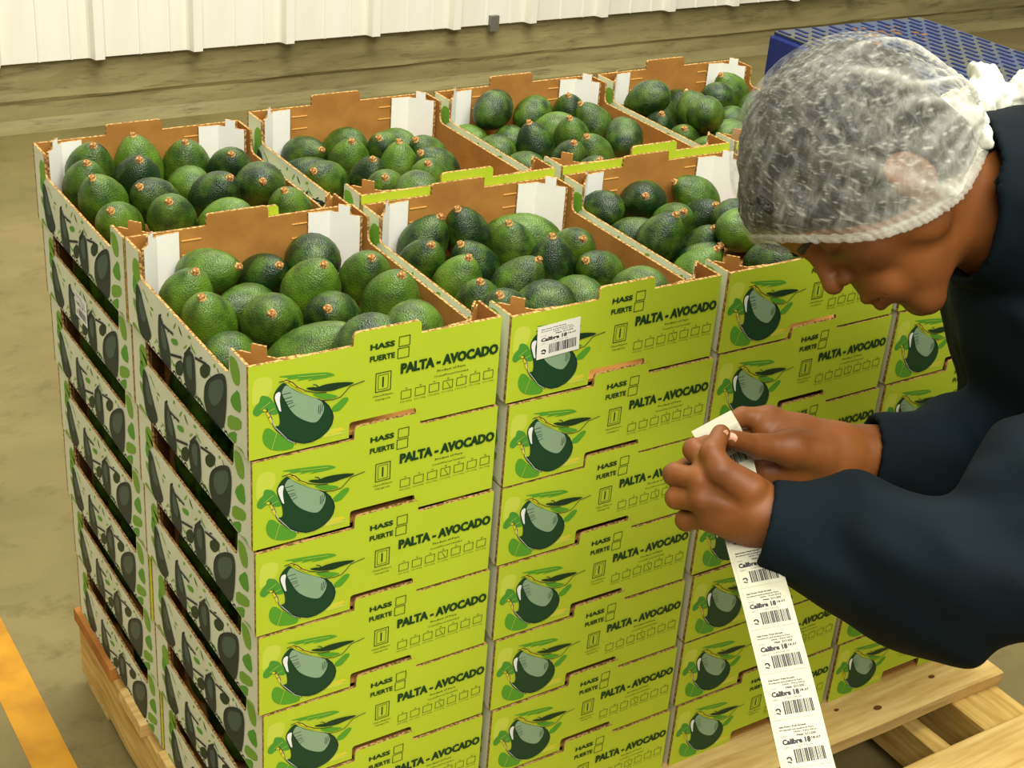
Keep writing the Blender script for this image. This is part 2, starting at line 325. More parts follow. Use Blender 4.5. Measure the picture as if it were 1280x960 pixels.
ART = {"pale": [[4.2, 91.9], [25.2, 90.0], [24.7, 71.5], [8.9, 63.2], [3.3, 59.7]], "topleaf": [[29.1, 88.6], [49.7, 86.7], [74.4, 83.5], [85.7, 81.5], [93.5, 76.7], [85.6, 76.0], [74.2, 76.0], [60.7, 77.0], [69.8, 78.6], [56.3, 79.0], [49.5, 79.5], [56.3, 81.1], [39.5, 83.0], [42.9, 84.6]], "lleaf": [[14.7, 71.3], [22.4, 67.4], [26.1, 60.8], [31.0, 53.9], [31.4, 46.3], [24.1, 47.2], [18.6, 51.8], [14.2, 52.2], [9.6, 48.5], [4.7, 51.3], [4.3, 56.6], [7.8, 61.7], [11.2, 63.9], [11.9, 69.5]], "bleaf": [[18.7, 33.7], [23.7, 31.5], [29.1, 25.0], [38.0, 18.4], [45.8, 13.2], [49.0, 6.6], [46.7, 2.9], [37.6, 3.1], [28.6, 5.1], [20.9, 9.1], [15.4, 16.2], [14.0, 24.7], [15.9, 31.4]], "rleaf": [[90.6, 35.0], [89.5, 40.5], [95.3, 44.1], [102.2, 49.1], [107.9, 48.5], [108.5, 44.9], [103.2, 38.9], [98.6, 34.5]], "mleaf": [[67.2, 61.0], [73.9, 60.8], [87.5, 56.8], [97.7, 51.8], [89.7, 50.9], [80.6, 52.0], [72.7, 57.0]], "hl": [[82.2, 12.5], [91.4, 17.0], [108.5, 10.4], [98.2, 10.2], [109.6, 6.6], [91.2, 7.0], [79.8, 7.1]], "body": [[37.2, 81.1], [42.7, 74.8], [52.6, 67.0], [64.9, 59.2], [73.8, 54.6], [80.6, 50.1], [86.1, 43.6], [90.0, 35.7], [91.3, 29.5], [89.8, 21.6], [85.1, 14.8], [77.5, 9.3], [68.3, 6.5], [59.2, 6.7], [50.2, 10.5], [41.3, 16.5], [33.6, 24.1], [28.2, 30.5], [27.7, 33.6], [32.2, 33.2], [32.8, 38.3], [31.9, 45.6], [28.8, 55.6], [26.2, 63.1], [26.0, 68.9], [28.7, 74.2], [32.7, 78.6]], "patch": [[38.9, 78.5], [47.1, 70.4], [58.2, 62.9], [71.6, 55.4], [77.2, 51.9], [81.0, 44.7], [80.3, 37.7], [76.8, 31.4], [72.2, 27.4], [64.3, 29.9], [55.3, 35.9], [48.7, 42.0], [43.8, 48.9], [40.0, 56.7], [35.8, 65.8], [34.2, 70.7]], "white": [[32.0, 71.8], [33.6, 69.7], [32.3, 63.0], [33.2, 54.6], [34.2, 48.6], [32.0, 50.2], [29.4, 57.8], [27.0, 65.2], [28.0, 70.3]], "dleaf": [[59.4, 69.6], [67.3, 69.2], [72.9, 67.5], [79.8, 69.0], [91.1, 68.7], [103.6, 67.0], [115.1, 64.1], [108.1, 62.0], [97.8, 61.2], [89.8, 59.9], [79.6, 61.4], [69.5, 64.1]], "L_black": [[[31.7, 82.3], [39.5, 83.0], [46.1, 78.8], [51.6, 72.4], [60.5, 66.5], [71.7, 61.9], [83.0, 59.8]], [[78.3, 51.7], [89.7, 49.9], [98.8, 51.0], [104.6, 56.3], [109.3, 61.2], [125.4, 63.8]], [[68.5, 71.9], [71.9, 70.6], [74.1, 67.8]], [[18.7, 55.3], [23.5, 45.0], [25.5, 35.2], [30.3, 27.1], [40.2, 16.8], [50.2, 8.7]], [[73.8, 54.6], [80.6, 50.1], [86.1, 43.6], [90.0, 35.7], [91.3, 29.5], [89.8, 21.6], [85.1, 14.8], [77.5, 9.3], [68.3, 6.5], [59.2, 6.7], [50.2, 10.5], [41.3, 16.5]], [[34.1, 67.8], [44.2, 68.1]], [[35.7, 62.3], [45.2, 63.2]], [[37.3, 58.5], [46.2, 58.9]], [[39.4, 55.7], [46.8, 56.5]], [[41.6, 51.1], [48.4, 53.2]], [[74.8, 47.1], [74.6, 37.8]], [[77.1, 48.4], [76.3, 36.8]], [[79.4, 47.4], [78.1, 39.4]]], "L_yel": [[[36.2, 83.1], [42.8, 80.6], [50.5, 73.2], [58.2, 67.0]], [[15.4, 54.9], [18.7, 53.0], [21.3, 45.5], [23.9, 39.1]]]}
SART = {"A1": [[312.5, 64.7], [301.2, 58.4], [291.7, 43.0], [278.2, 26.2], [269.4, 15.3], [287.0, 1.8], [303.9, 2.1], [313.9, 16.0], [318.1, 37.5]], "A2": [[244.0, 57.0], [233.1, 50.8], [223.0, 39.3], [213.5, 24.3], [210.8, 5.7], [222.2, -5.1], [241.6, 0.4], [248.2, 23.9]], "A3": [[168.3, 40.1], [151.3, 53.3], [140.4, 50.7], [139.0, 32.1], [138.1, 9.8], [147.5, -5.1], [162.6, -3.0], [172.2, 12.0], [173.9, 27.6]], "A4": [[104.8, 40.0], [81.2, 58.4], [59.0, 69.7], [52.9, 60.5], [55.3, 34.0], [61.1, 8.4], [76.8, -5.1], [98.8, -5.6], [115.7, 8.4], [113.8, 25.7]], "P4": [[97.3, 42.3], [63.1, 63.0], [58.6, 51.2], [73.6, 27.5], [92.9, 15.6], [104.4, 24.1]], "h": [[126.3, 45.0], [110.1, 58.0], [95.3, 60.7], [98.7, 49.5], [112.4, 37.7], [125.1, 36.0]], "h2": [[199.1, 14.9], [181.4, 28.7], [171.9, 25.3], [178.9, 8.6], [197.0, 2.7]], "h3": [[211.0, 40.3], [190.1, 48.7], [187.2, 42.1], [203.8, 35.6]], "tw": [[[136.7, 51.0], [106.4, 58.2]], [[210.0, 21.0], [177.0, 32.5]], [[233.7, 47.3], [201.7, 49.6]], [[168.3, 40.1], [150.9, 56.7]]], "post": [[[46.2, 97.6], [29.0, 100.1], [19.8, 89.8], [21.0, 73.9], [34.9, 69.8], [44.3, 80.3]], [[47.1, 47.9], [22.5, 71.6], [16.3, 45.4], [37.3, 40.5]], [[52.3, 27.6], [16.8, 38.9], [17.7, 25.7], [53.9, 9.0]], [[54.4, 3.9], [28.5, 19.8], [32.0, 1.7], [48.6, -10.9]], [[37.2, -1.2], [12.3, 6.3], [10.1, -12.0], [34.6, -12.8]]]}
def chaikin(p, it=2):
    for _ in range(it):
        q = []
        for i in range(len(p)):
            a, b = p[i], p[(i + 1) % len(p)]
            q += [(a[0] * .78 + b[0] * .22, a[1] * .78 + b[1] * .22), (a[0] * .22 + b[0] * .78, a[1] * .22 + b[1] * .78)]
        p = q
    return p
for A_ in (ART, SART):
    for k in list(A_):
        if k in ('L_black', 'L_yel', 'tw'): continue
        A_[k] = [chaikin(p, 1) for p in A_[k]] if k == 'post' else chaikin(A_[k], 1 if k in ('topleaf', 'dleaf') else 2)
fi = Ink()
for k, c, l in (('pale', 'pale', 0), ('hl', 'pale', 1), ('topleaf', 'mid', 1), ('lleaf', 'leaf', 1), ('bleaf', 'mid', 1), ('rleaf', 'mid', 1), ('mleaf', 'mid', 2), ('body', 'dark', 3), ('patch', 'patch', 4), ('white', 'white', 5), ('dleaf', 'darkleaf', 4)):
    fi.poly(ART[k], c, l)
fi.poly([(86, 11), (100, 15.5), (104, 12.5), (92, 10)], 'yellow', 2)
for p in ART['L_yel']: fi.line(p, 2.2, 'yellow', 5)
for i, p in enumerate(ART['L_black']): fi.line(p, .9 if i < 5 else .6, 'navy', 6)
fi.line([(20, 53), (26.5, 34), (41, 15.5), (49, 9.5)], .5, 'white', 6)
for a, b in (((22, 62), (12, 56)), ((27, 54), (14, 50)), ((30, 28), (24, 8)), ((52, 84), (82, 80))): fi.line([a, b], .5, 'pale', 5)
fi.text('HASS', 131.1, 97.0, 28, 5.8, 'text', bold=.045); fi.text('FUERTE', 131, 83.6, 28.5, 5.8, 'text', bold=.04)
fi.frame(164, 94.4, 176.4, 105.4, .8, 'text'); fi.frame(163, 81, 175.8, 92.2, .8, 'text')
for o_ in (0, .55): fi.text('PALTA - AVOCADO', 167.0 + o_, 63.2, 117.3, 10.8, 'text', l=4 + o_, bold=.045)
fi.frame(138.8, 47, 156, 68.6, .9, 'text'); fi.frame(141.6, 49.4, 153, 66, .5, 'text'); fi.line([(147.1, 63), (147.1, 52.3)], 1.7, 'text')
fi.text('Class/Klasse', 135.4, 41.6, 24, 1.9, 'text', bold=.01); fi.text('Categoria', 138, 37.2, 18.4, 1.9, 'text', bold=.01)
fi.text('Product of Peru', 210.8, 55.7, 34, 2.3, 'text', bold=.02); fi.text('Count/Pieces/Cantidad', 207.5, 49.6, 41, 2.0, 'text', bold=.01)
for i, (a, b) in enumerate(zip(('12', '14', '16', '18', '20', '22', '24'), ('305-365g', '266-305g', '236-265g', '211-235g', '190-210g', '171-190g', '156-170g'))):
    x = 169 + i * 16.65; z = 32.4 + i * .32
    fi.frame(x, z, x + 11.6, z + 9.4, .6, 'text'); fi.text(a, x + 5.8, z + 11.2, None, 1.8, 'text', bold=.02, cx=True); fi.text(b, x - 1.2, z - 4.0, 13.8, 1.6, 'text')
fi.line([(223.5, 41), (228, 34)], .5, 'text')
si = Ink()
def sc_(pts): return [(min(max(x, 6), 338), min(max(z, 1.5), 71 if 47 < x < 300 else 102)) for x, z in pts]
for k in ('A1', 'A2', 'A3', 'A4'):
    si.poly(sc_(SART[k]), 'sdark', 2)
    cx_ = sum(p[0] for p in SART[k]) / len(SART[k]); cz_ = sum(p[1] for p in SART[k]) / len(SART[k])
    if k != 'A4': si.poly(sc_([(cx_ + (x - cx_) * .5, cz_ + 8 + (z - cz_) * .5) for x, z in SART[k]]), 'grey', 3)
    si.line(sc_([(x - 1, z) for x, z in SART[k]][:4]), .8, 'navy', 4)
    si.line(sc_(SART[k] + SART[k][:1]), 1.1, 'navy', 4)
si.poly(sc_(SART['P4']), 'grey', 3)
for k in ('h', 'h2', 'h3'): si.poly(sc_(SART[k]), 'mid' if k == 'h3' else 'darkleaf', 1)
for p in SART['tw']: si.line(sc_(p), 3.2, 'navy', 4)
for i, p in enumerate(SART['post']):
    si.poly(sc_(p), 'mid' if i in (1, 3) else 'sleaf', 1)
    si.poly(sc_([(345 - x, z + (3 if i else -6)) for x, z in p]), 'mid' if i in (1, 3) else 'sleaf', 1)
rl = random.Random(11)
for k in range(44):
    x = rl.uniform(55, 295); z = rl.choice([rl.uniform(4, 14), rl.uniform(55, 68), rl.uniform(4, 68)]); L_ = rl.uniform(7, 15); a = rl.uniform(-.9, .9); c_, s_ = math.cos(a), math.sin(a); w_ = rl.uniform(2, 4)
    si.poly(sc_([(x + u * c_ - v * s_, z + u * s_ + v * c_) for u, v in ((-L_ / 2, 0), (-L_ / 5, w_ / 2), (L_ / 4, w_ / 2), (L_ / 2, 0), (L_ / 4, -w_ / 2), (-L_ / 5, -w_ / 2))]), rl.choice(['mid', 'sleaf', 'darkleaf', 'sleaf']), 0)
for k in range(16): x = 52 + k * 16; si.line(sc_([(x, 1.5), (x + 5, 4.5), (x + 10, 1.5)]), 2.4, 'sdark', 0)

def label_ink(wd, ht, seed):
    """a printed shipping label, origin bottom left, mm"""
    k = Ink(); r = random.Random(seed); q = wd / 40.; v = ht / 42.
    k.text('Palta Fresca / Fresh Avocado', 3 * q, 37.5 * v, 24 * q, 1.5 * v, 'ink', 1, bold=.04)
    k.text('Produced and packed in Peru', 3 * q, 34.6 * v, 30 * q, 1.4 * v, 'ink', 1, bold=.03); k.text('Lima - Peru 0412', 15 * q, 32.0 * v, 20 * q, 1.4 * v, 'ink', 1, bold=.03)
    k.text('Lote', 3 * q, 29 * v, 5 * q, 1.4 * v, 'ink', 1); k.text('Hass  211-235', 17 * q, 28.6 * v, 17 * q, 1.8 * v, 'ink', 1, bold=.04)
    k.text('Calibre 18', 3 * q, 22 * v, 25 * q, 4.6 * v, 'ink', 1, bold=.05); k.text('18-07', 29 * q, 24.0 * v, 8 * q, 2.2 * v, 'ink', 1, bold=.03)
    k.text('CAT 1', 3 * q, 18 * v, 6 * q, 1.6 * v, 'ink', 1); k.text('0 400 718 235', 14 * q, 18.6 * v, 15 * q, 1.3 * v, 'ink', 1)
    x = 11 * q
    while x < 37 * q:
        b = r.choice([.45, .5, .85, 1.2]) * q; k.poly([(x, 4 * v), (x + b, 4 * v), (x + b, 16.6 * v), (x, 16.6 * v)], 'ink', 1); x += b + r.choice([.35, .5, .8]) * q
    pts = [(5.6 * q + 1.9 * q * math.cos(a), 8 * v + 2.2 * v * math.sin(a)) for a in np.linspace(-.4, 2.6, 8)]
    k.line(pts, 1.3 * q, 'ink', 1); k.line([(4 * q, 6.4 * v), (7 * q, 5.2 * v)], 1.2 * q, 'ink', 1)
    return k

# ------------------------------------------------------------------ cartons
W, D, HP, T = .287, .3505, .107, .004
HT = .1045
fo = rounded([(0, 0, 0), (.110, 0, 0), (.110, .018, .004), (.188, .018, .004), (.188, 0, 0), (W, 0, 0), (W, HT, 0), (.190, HT, .001), (.1895, HT + .0145, .004), (.113, HT + .0145, .005), (.1125, HT, .001), (0, HT, 0)])
me_front = prism(fo, T, lambda x, z, d: (x, d, z), [M['green'], M['kraft'], M['kraft_edge']], 'front_panel', 0, 1, 2)
me_back = prism(fo, T, lambda x, z, d: (W - x, D - d, z), [M['green'], M['kraft'], M['kraft_edge']], 'back_panel', 0, 1, 2)
LW = D - 2 * T - .001
so = rounded([(0, 0, 0), (LW, 0, 0), (LW, HT, 0), (LW - .042, HT, .002), (LW - .044, .0735, .008), (.044, .0735, .008), (.042, HT, .002), (0, HT, 0)])
me_sl = prism(so, T - .001, lambda x, z, d: (d, T + .0005 + x, z), [M['side_white'], M['kraft'], M['kraft_edge']], 'side_panel', 0, 1, 2)
me_sr = prism(so, T - .001, lambda x, z, d: (W - d, T + .0005 + x, z), [M['side_white'], M['kraft'], M['kraft_edge']], 'side_panel', 0, 1, 2)
V, F_ = [], []; boxgeo(V, F_, T, W - T, T, D - T, .0005, .004); me_bot = mesh('bottom', V, F_, [M['kraft']])
def gusset(nub, mirx, miry):
    pl = [(.062, D - T - .0008), (.034, D - T - .003), (T + .0015, D - .040)]; th = .0028
    # offset towards the corner gives the hidden face
    pts = np.array(pl); out = []
    nrm = []
    for i in range(2): d = pts[i + 1] - pts[i]; d /= np.linalg.norm(d); nrm.append(np.array([-d[1], d[0]]) * (-1))
    inner = [pts[0] , pts[1], pts[2]]
    off = [pts[0] - nrm[0] * -th, pts[1] + (nrm[0] + nrm[1]) / 2 * th, pts[2] + nrm[1] * th]
    # inner side faces the fruit
    fr = [p - np.array([0, th]) if i < 1 else p - (nrm[0] + nrm[1]) / 2 * th * (1 if i == 1 else 0) for i, p in enumerate(inner)]
    A = [pts[0] + np.array([0, -th]), pts[1] + np.array([.0006, -th]), pts[2] + np.array([.0035, 0])]
    Bk = [pts[0], pts[1], pts[2]]
    zs = (.005, HT - .001)
    V = []; F_ = []; mi = []
    def seg(a0, a1, b0, b1, z0, z1):
        b = len(V)
        for (x, y) in (a0, a1, b1, b0):
            V.append((x, y, z0))
        for (x, y) in (a0, a1, b1, b0): V.append((x, y, z1))
        F_.extend([(b, b + 1, b + 5, b + 4), (b + 2, b + 3, b + 7, b + 6), (b + 1, b + 2, b + 6, b + 5), (b + 3, b, b + 4, b + 7), (b + 4, b + 5, b + 6, b + 7), (b, b + 3, b + 2, b + 1)])
        mi.extend([0, 1, 2, 2, 2, 2])
    seg(A[0], A[1], Bk[0], Bk[1], *zs); seg(A[1], A[2], Bk[1], Bk[2], *zs)
    if nub:
        l0, l1 = .28, .66
        la = lambda p, q, t: p + (q - p) * t
        seg(la(A[1], A[2], l0), la(A[1], A[2], l1), la(Bk[1], Bk[2], l0), la(Bk[1], Bk[2], l1), zs[1], zs[1] + .0105)
    V = [((W - x if mirx else x), (D - y if miry else y), z) for x, y, z in V]
    me = mesh('corner_flap', V, F_, [M['white_board' if nub else 'kraft'], M['kraft'], M['kraft_edge']], mi)
    bm = bmesh.new(); bm.from_mesh(me); bmesh.ops.recalc_face_normals(bm, faces=bm.faces); bm.to_mesh(me); bm.free(); return me
GUS = {nub: [gusset(nub, a, b) for a in (0, 1) for b in (0, 1)] for nub in (True, False)}
e_ = .00018
pr_f = fi.build('print', lambda x, z, l: (x / 1000, -e_ * (l + 1), z / 1000))
pr_b = fi.build('print', lambda x, z, l: (W - x / 1000, D + e_ * (l + 1), z / 1000))
pr_l = si.build('print', lambda x, z, l: (-e_ * (l + 1), x / 1000, z / 1000))
pr_r = si.build('print', lambda x, z, l: (W + e_ * (l + 1), x / 1000, z / 1000))
V, F_ = [], []; boxgeo(V, F_, 0, .024, D - T - .0012, D - T, 0, .0012)
me_slit = mesh('slit', V, F_, [flat('torn_edge', lin(226, 176, 96), .9, .1)])
LX, LY = -.0241, .0187
ORD = ['bottom', 'second', 'third', 'fourth', 'fifth', 'sixth', 'top']
CN = ['far-left', 'second-from-left', 'third-from-left', 'far-right']
TIER = ['lowest', 'second-lowest', 'third-lowest', 'middle', 'third-highest', 'second-highest', 'top']
def origin(row, col, tier):
    z = tier * HP
    return [col * .30 + LX * z, row * .3512 + LY * z, z + (.0018 * tier if (row == 1 and col > 0) else .0005 * tier if col == 0 and row == 0 else 0)]
AV = {"00": [[81.0, 306.0, 63.6, 0.51, -0.76, 0.4, 43.3, 30.5, 1], [148.2, 304.3, 46.7, 0.17, -0.73, 0.66, 43.3, 30.5, 1], [38.5, 262.1, 58.9, 0.06, -0.43, 0.9, 43.3, 30.5, 1], [39.8, 201.1, 55.2, -0.35, -0.3, 0.88, 44.8, 31.5, 1], [104.7, 249.0, 39.6, -0.88, -0.38, 0.29, 43.3, 30.5, 1], [102.8, 174.3, 55.4, -0.37, -0.7, 0.61, 49.0, 34.5, 1], [42.1, 142.4, 38.2, 0.7, 0.54, -0.47, 41.2, 30.5, 0], [210.4, 300.7, 61.5, 0.24, 0.93, -0.29, 45.3, 33.5, 0], [174.6, 228.0, 59.5, 0.02, -0.53, 0.85, 48.8, 34.4, 1], [167.5, 156.5, 54.5, -0.52, -0.56, 0.65, 47.0, 33.1, 1], [247.3, 232.3, 58.4, -0.23, -0.5, 0.83, 46.6, 32.8, 1], [243.0, 163.2, 59.4, -0.01, -0.47, 0.88, 49.0, 34.5, 1], [235.1, 91.3, 59.8, 0.7, 0.6, -0.39, 44.6, 33.0, 0], [111.9, 105.7, 47.1, 0.69, -0.43, 0.58, 58.4, 30.5, 1], [147.7, 43.2, 79.2, -0.84, 0.14, -0.53, 41.2, 30.5, 0]], "10": [[61.2, 308.9, 73.1, -0.06, -0.45, 0.89, 45.9, 32.3, 1], [36.7, 249.9, 74.0, -0.16, -0.41, 0.9, 43.1, 30.3, 1], [39.0, 189.8, 75.4, -0.38, -0.31, 0.87, 43.8, 30.9, 1], [126.4, 310.5, 68.6, -0.18, -0.05, 0.98, 48.3, 34.0, 1], [101.9, 243.5, 72.7, -0.14, -0.49, 0.86, 47.1, 33.1, 1], [37.8, 129.1, 67.5, -0.42, -0.56, 0.71, 41.2, 29.0, 1], [100.3, 175.4, 72.3, -0.61, -0.4, 0.68, 43.9, 30.9, 1], [97.1, 109.5, 75.1, -0.32, -0.57, 0.76, 42.9, 30.2, 1], [193.2, 307.6, 59.2, -0.17, -0.38, 0.91, 49.0, 34.5, 1], [168.4, 238.0, 59.4, -0.07, 0.89, -0.45, 39.3, 29.1, 0], [173.0, 158.7, 74.7, 0.14, -0.63, 0.77, 44.6, 31.4, 1], [237.3, 260.5, 67.2, -0.27, -0.6, 0.75, 44.8, 31.5, 1], [245.1, 181.4, 70.7, -0.28, -0.83, 0.48, 49.0, 34.5, 1], [250.2, 98.9, 66.1, -0.36, -0.37, 0.86, 41.2, 29.0, 1], [159.6, 88.1, 69.7, -0.65, 0.68, -0.35, 39.2, 29.0, 0]], "01": [[68.5, 312.3, 56.0, 0.28, -0.34, 0.9, 43.3, 30.5, 1], [36.7, 257.2, 55.5, -0.11, -0.55, 0.83, 43.3, 30.5, 1], [130.6, 311.0, 59.8, -0.43, -0.11, 0.9, 43.3, 30.5, 1], [95.4, 231.1, 52.0, -0.55, -0.06, 0.83, 43.3, 30.5, 1], [48.2, 192.7, 53.5, -0.0, -0.35, 0.94, 43.3, 30.5, 1], [42.2, 133.1, 49.8, -0.2, -0.3, 0.93, 43.3, 30.5, 1], [40.1, 71.7, 67.4, -0.49, -0.3, 0.82, 43.3, 30.5, 1], [208.6, 295.7, 52.0, -0.9, 0.4, 0.19, 52.2, 30.5, 1], [159.0, 243.0, 61.4, -0.37, -0.12, 0.92, 43.3, 30.5, 1], [178.4, 186.2, 59.0, -0.2, -0.06, 0.98, 43.3, 30.5, 1], [232.8, 220.3, 56.4, -0.27, -0.67, 0.69, 43.3, 30.5, 1], [224.5, 148.0, 55.6, -0.73, -0.23, 0.64, 43.3, 30.5, 1], [110.4, 157.7, 57.7, 0.31, -0.43, 0.84, 43.3, 30.5, 1], [105.6, 97.9, 55.8, -0.81, 0.48, -0.34, 41.2, 30.5, 0], [169.3, 114.6, 46.6, -0.06, 0.99, -0.13, 41.2, 30.5, 0], [221.9, 66.3, 68.6, -0.16, 0.95, -0.26, 41.2, 30.5, 0]], "02": [[35.7, 307.3, 62.5, -0.24, 0.88, -0.4, 39.2, 29.0, 0], [41.9, 243.3, 47.6, 0.55, -0.61, 0.57, 41.2, 29.0, 1], [104.3, 303.8, 65.6, -0.49, -0.67, 0.55, 47.8, 33.7, 1], [203.3, 314.5, 59.2, -0.78, 0.26, 0.56, 41.2, 29.0, 1], [103.6, 236.1, 62.1, -0.23, -0.67, 0.71, 41.2, 29.0, 1], [175.2, 265.6, 43.8, -0.01, -0.62, 0.79, 43.2, 30.4, 1], [36.6, 179.3, 71.6, 0.15, -0.39, 0.91, 43.0, 30.3, 1], [113.6, 182.9, 44.2, -0.0, -0.43, 0.9, 41.2, 29.0, 1], [71.5, 143.6, 41.7, 0.63, -0.31, 0.71, 42.9, 29.0, 1], [135.2, 135.5, 87.2, 0.99, 0.01, -0.16, 39.2, 29.0, 0], [173.0, 120.2, 39.5, -0.22, -0.74, 0.64, 41.2, 29.0, 1], [213.7, 165.9, 49.4, -0.31, -0.65, 0.69, 41.2, 29.0, 1], [103.6, 43.3, 84.4, -0.22, 0.89, -0.39, 39.2, 29.0, 0], [170.5, 194.7, 73.4, 0.65, 0.68, -0.32, 39.2, 29.0, 0], [236.1, 228.5, 34.8, -0.94, 0.22, -0.26, 39.2, 29.0, 0], [171.2, 57.3, 68.9, 0.93, 0.23, -0.29, 39.2, 29.0, 0], [36.6, 101.3, 57.3, 0.33, -0.39, 0.86, 41.2, 29.0, 1]], "11": [[67.0, 306.0, 46.7, 0.21, -0.87, 0.46, 41.2, 29.0, 1], [44.3, 249.3, 36.5, 0.72, -0.6, 0.35, 45.4, 29.0, 1], [41.0, 181.1, 54.9, -0.67, -0.44, 0.6, 41.2, 29.0, 1], [131.0, 310.3, 48.4, -0.53, 0.69, -0.5, 39.2, 29.0, 0], [111.1, 251.9, 47.5, -0.15, -0.43, 0.89, 44.5, 31.4, 1], [105.1, 177.7, 49.3, -0.21, -0.39, 0.9, 41.2, 29.0, 1], [96.8, 114.5, 57.6, -0.41, -0.56, 0.72, 41.2, 29.0, 1], [169.7, 252.7, 56.8, -0.54, -0.44, 0.72, 41.2, 29.0, 1], [211.9, 305.8, 42.2, -0.44, 0.89, -0.15, 39.2, 29.0, 0], [159.6, 193.8, 54.2, -0.14, -0.07, 0.99, 41.2, 29.0, 1], [216.5, 215.4, 57.3, -0.65, -0.14, 0.75, 41.2, 29.0, 1], [194.2, 149.9, 65.0, -0.73, -0.13, 0.67, 41.2, 29.0, 1], [154.4, 100.8, 69.1, -0.43, -0.42, 0.8, 41.2, 29.0, 1], [102.6, 44.1, 80.3, 0.2, 0.94, -0.27, 39.2, 29.0, 0]], "12": [[84.6, 311.5, 80.8, 0.79, 0.54, 0.28, 41.2, 29.0, 0], [35.6, 305.5, 34.6, -0.23, 0.95, -0.22, 39.2, 29.0, 0], [35.2, 225.1, 43.5, -0.13, 0.9, -0.42, 39.2, 29.0, 0], [88.3, 266.6, 39.3, 0.38, 0.89, -0.27, 39.2, 29.0, 0], [89.4, 199.7, 57.0, -0.36, -0.01, 0.93, 41.2, 29.0, 1], [36.2, 146.1, 44.1, -0.33, 0.93, -0.19, 39.2, 29.0, 0], [158.5, 311.4, 65.4, 0.82, 0.54, 0.18, 41.2, 29.0, 0], [151.3, 245.5, 59.4, -0.82, 0.51, -0.26, 39.2, 29.0, 0], [223.1, 307.0, 57.1, -0.34, -0.27, 0.9, 41.2, 29.0, 1], [146.0, 187.1, 64.8, -0.37, -0.17, 0.91, 41.2, 29.0, 1], [226.5, 244.6, 61.2, -0.56, 0.23, 0.8, 41.5, 29.2, 1], [89.9, 111.0, 62.0, -0.25, -0.41, 0.88, 41.2, 29.0, 1], [147.2, 130.4, 59.0, -0.56, -0.09, 0.82, 41.2, 29.0, 1], [88.4, 50.2, 61.4, -0.19, -0.54, 0.82, 41.2, 29.0, 1], [222.6, 162.6, 68.7, 0.46, 0.86, 0.23, 41.2, 29.0, 0]], "13": [[35.9, 304.0, 34.6, -0.14, 0.97, 0.21, 41.2, 29.0, 0], [89.4, 288.2, 46.2, -0.37, 0.1, 0.92, 41.2, 29.0, 1], [144.1, 303.7, 49.5, 0.08, 0.98, 0.18, 41.2, 29.0, 0], [117.5, 232.2, 62.8, 0.14, 0.79, 0.6, 43.1, 30.3, 0], [246.2, 302.3, 65.8, -0.66, 0.0, 0.75, 41.2, 29.0, 1], [189.4, 270.2, 66.4, 0.55, 0.68, -0.5, 39.2, 29.0, 0], [173.7, 212.3, 46.4, 0.45, 0.81, -0.38, 39.2, 29.0, 0], [121.2, 161.1, 42.0, -0.84, 0.14, -0.53, 39.2, 29.0, 0], [67.3, 49.7, 79.2, -0.23, 0.89, -0.4, 39.2, 29.0, 0], [79.6, 167.1, 85.3, 0.53, 0.73, -0.43, 39.2, 29.0, 0], [36.4, 224.2, 43.7, -0.32, -0.36, 0.88, 41.2, 29.0, 1], [42.4, 167.2, 42.2, -0.41, -0.45, 0.79, 41.2, 29.0, 1], [35.7, 106.7, 42.8, -0.22, -0.51, 0.83, 41.2, 29.0, 1], [241.9, 231.3, 58.4, -0.8, 0.42, -0.42, 39.2, 29.0, 0], [38.9, 263.2, 85.0, -0.59, 0.65, -0.47, 39.2, 29.0, 0]], "03": [[55.0, 55.0, 68.0, 0.23, 0.48, 0.85, 50.0, 33.0, 1], [55.0, 133.0, 68.0, -0.01, -0.53, 0.85, 50.0, 33.0, 1], [55.0, 211.0, 68.0, 0.01, -0.53, 0.85, 50.0, 33.0, 1], [55.0, 289.0, 68.0, -0.48, -0.22, 0.85, 50.0, 33.0, 1], [143.0, 55.0, 68.0, 0.47, -0.25, 0.85, 50.0, 33.0, 1], [143.0, 133.0, 68.0, 0.15, 0.51, 0.85, 50.0, 33.0, 1], [143.0, 211.0, 68.0, 0.31, -0.43, 0.85, 50.0, 33.0, 1], [143.0, 289.0, 68.0, 0.26, 0.46, 0.85, 50.0, 33.0, 1], [231.0, 55.0, 68.0, 0.52, -0.12, 0.85, 50.0, 33.0, 1], [231.0, 133.0, 68.0, -0.38, -0.37, 0.85, 50.0, 33.0, 1], [231.0, 211.0, 68.0, -0.42, -0.33, 0.85, 50.0, 33.0, 1], [231.0, 289.0, 68.0, 0.52, -0.1, 0.85, 50.0, 33.0, 1]]}
me_lab = label_ink(28.5, 26, 5)
def carton(row, col, tier):
    x, y, z = origin(row, col, tier); r = random.Random(row * 100 + col * 10 + tier)
    if tier < 6: x += r.uniform(-.0015, .0015); y += r.uniform(-.0012, .0012)
    root = empty('avocado_carton', (x, y, z + .0002))
    look = 'open green carton of avocados' if tier == 6 else 'green cardboard avocado carton'
    if (row, col, tier) == (0, 1, 6): look = 'open green avocado carton with barcode sticker'
    tag(root, f"{look}, {CN[col]} stack of the {'front' if row == 0 else 'back'} row, {TIER[tier]} tier", 'carton', 'green avocado cartons stacked on the pallet')
    f = link('front_panel', me_front, root); link('print', pr_f, f)
    b = link('back_panel', me_back, root); link('print', pr_b, b)
    l = link('side_panel', me_sl, root); link('print', pr_l, l)
    q = link('side_panel', me_sr, root); link('print', pr_r, q)
    link('bottom', me_bot, root)
    for g in GUS[tier == 6]: link('corner_flap', g, root)
    if tier == 6:
        for zz in (.090, .072):
            for x0 in (.066, .205): link('slit', me_slit, b).location = (x0, 0, zz)
    return root
cart = {}
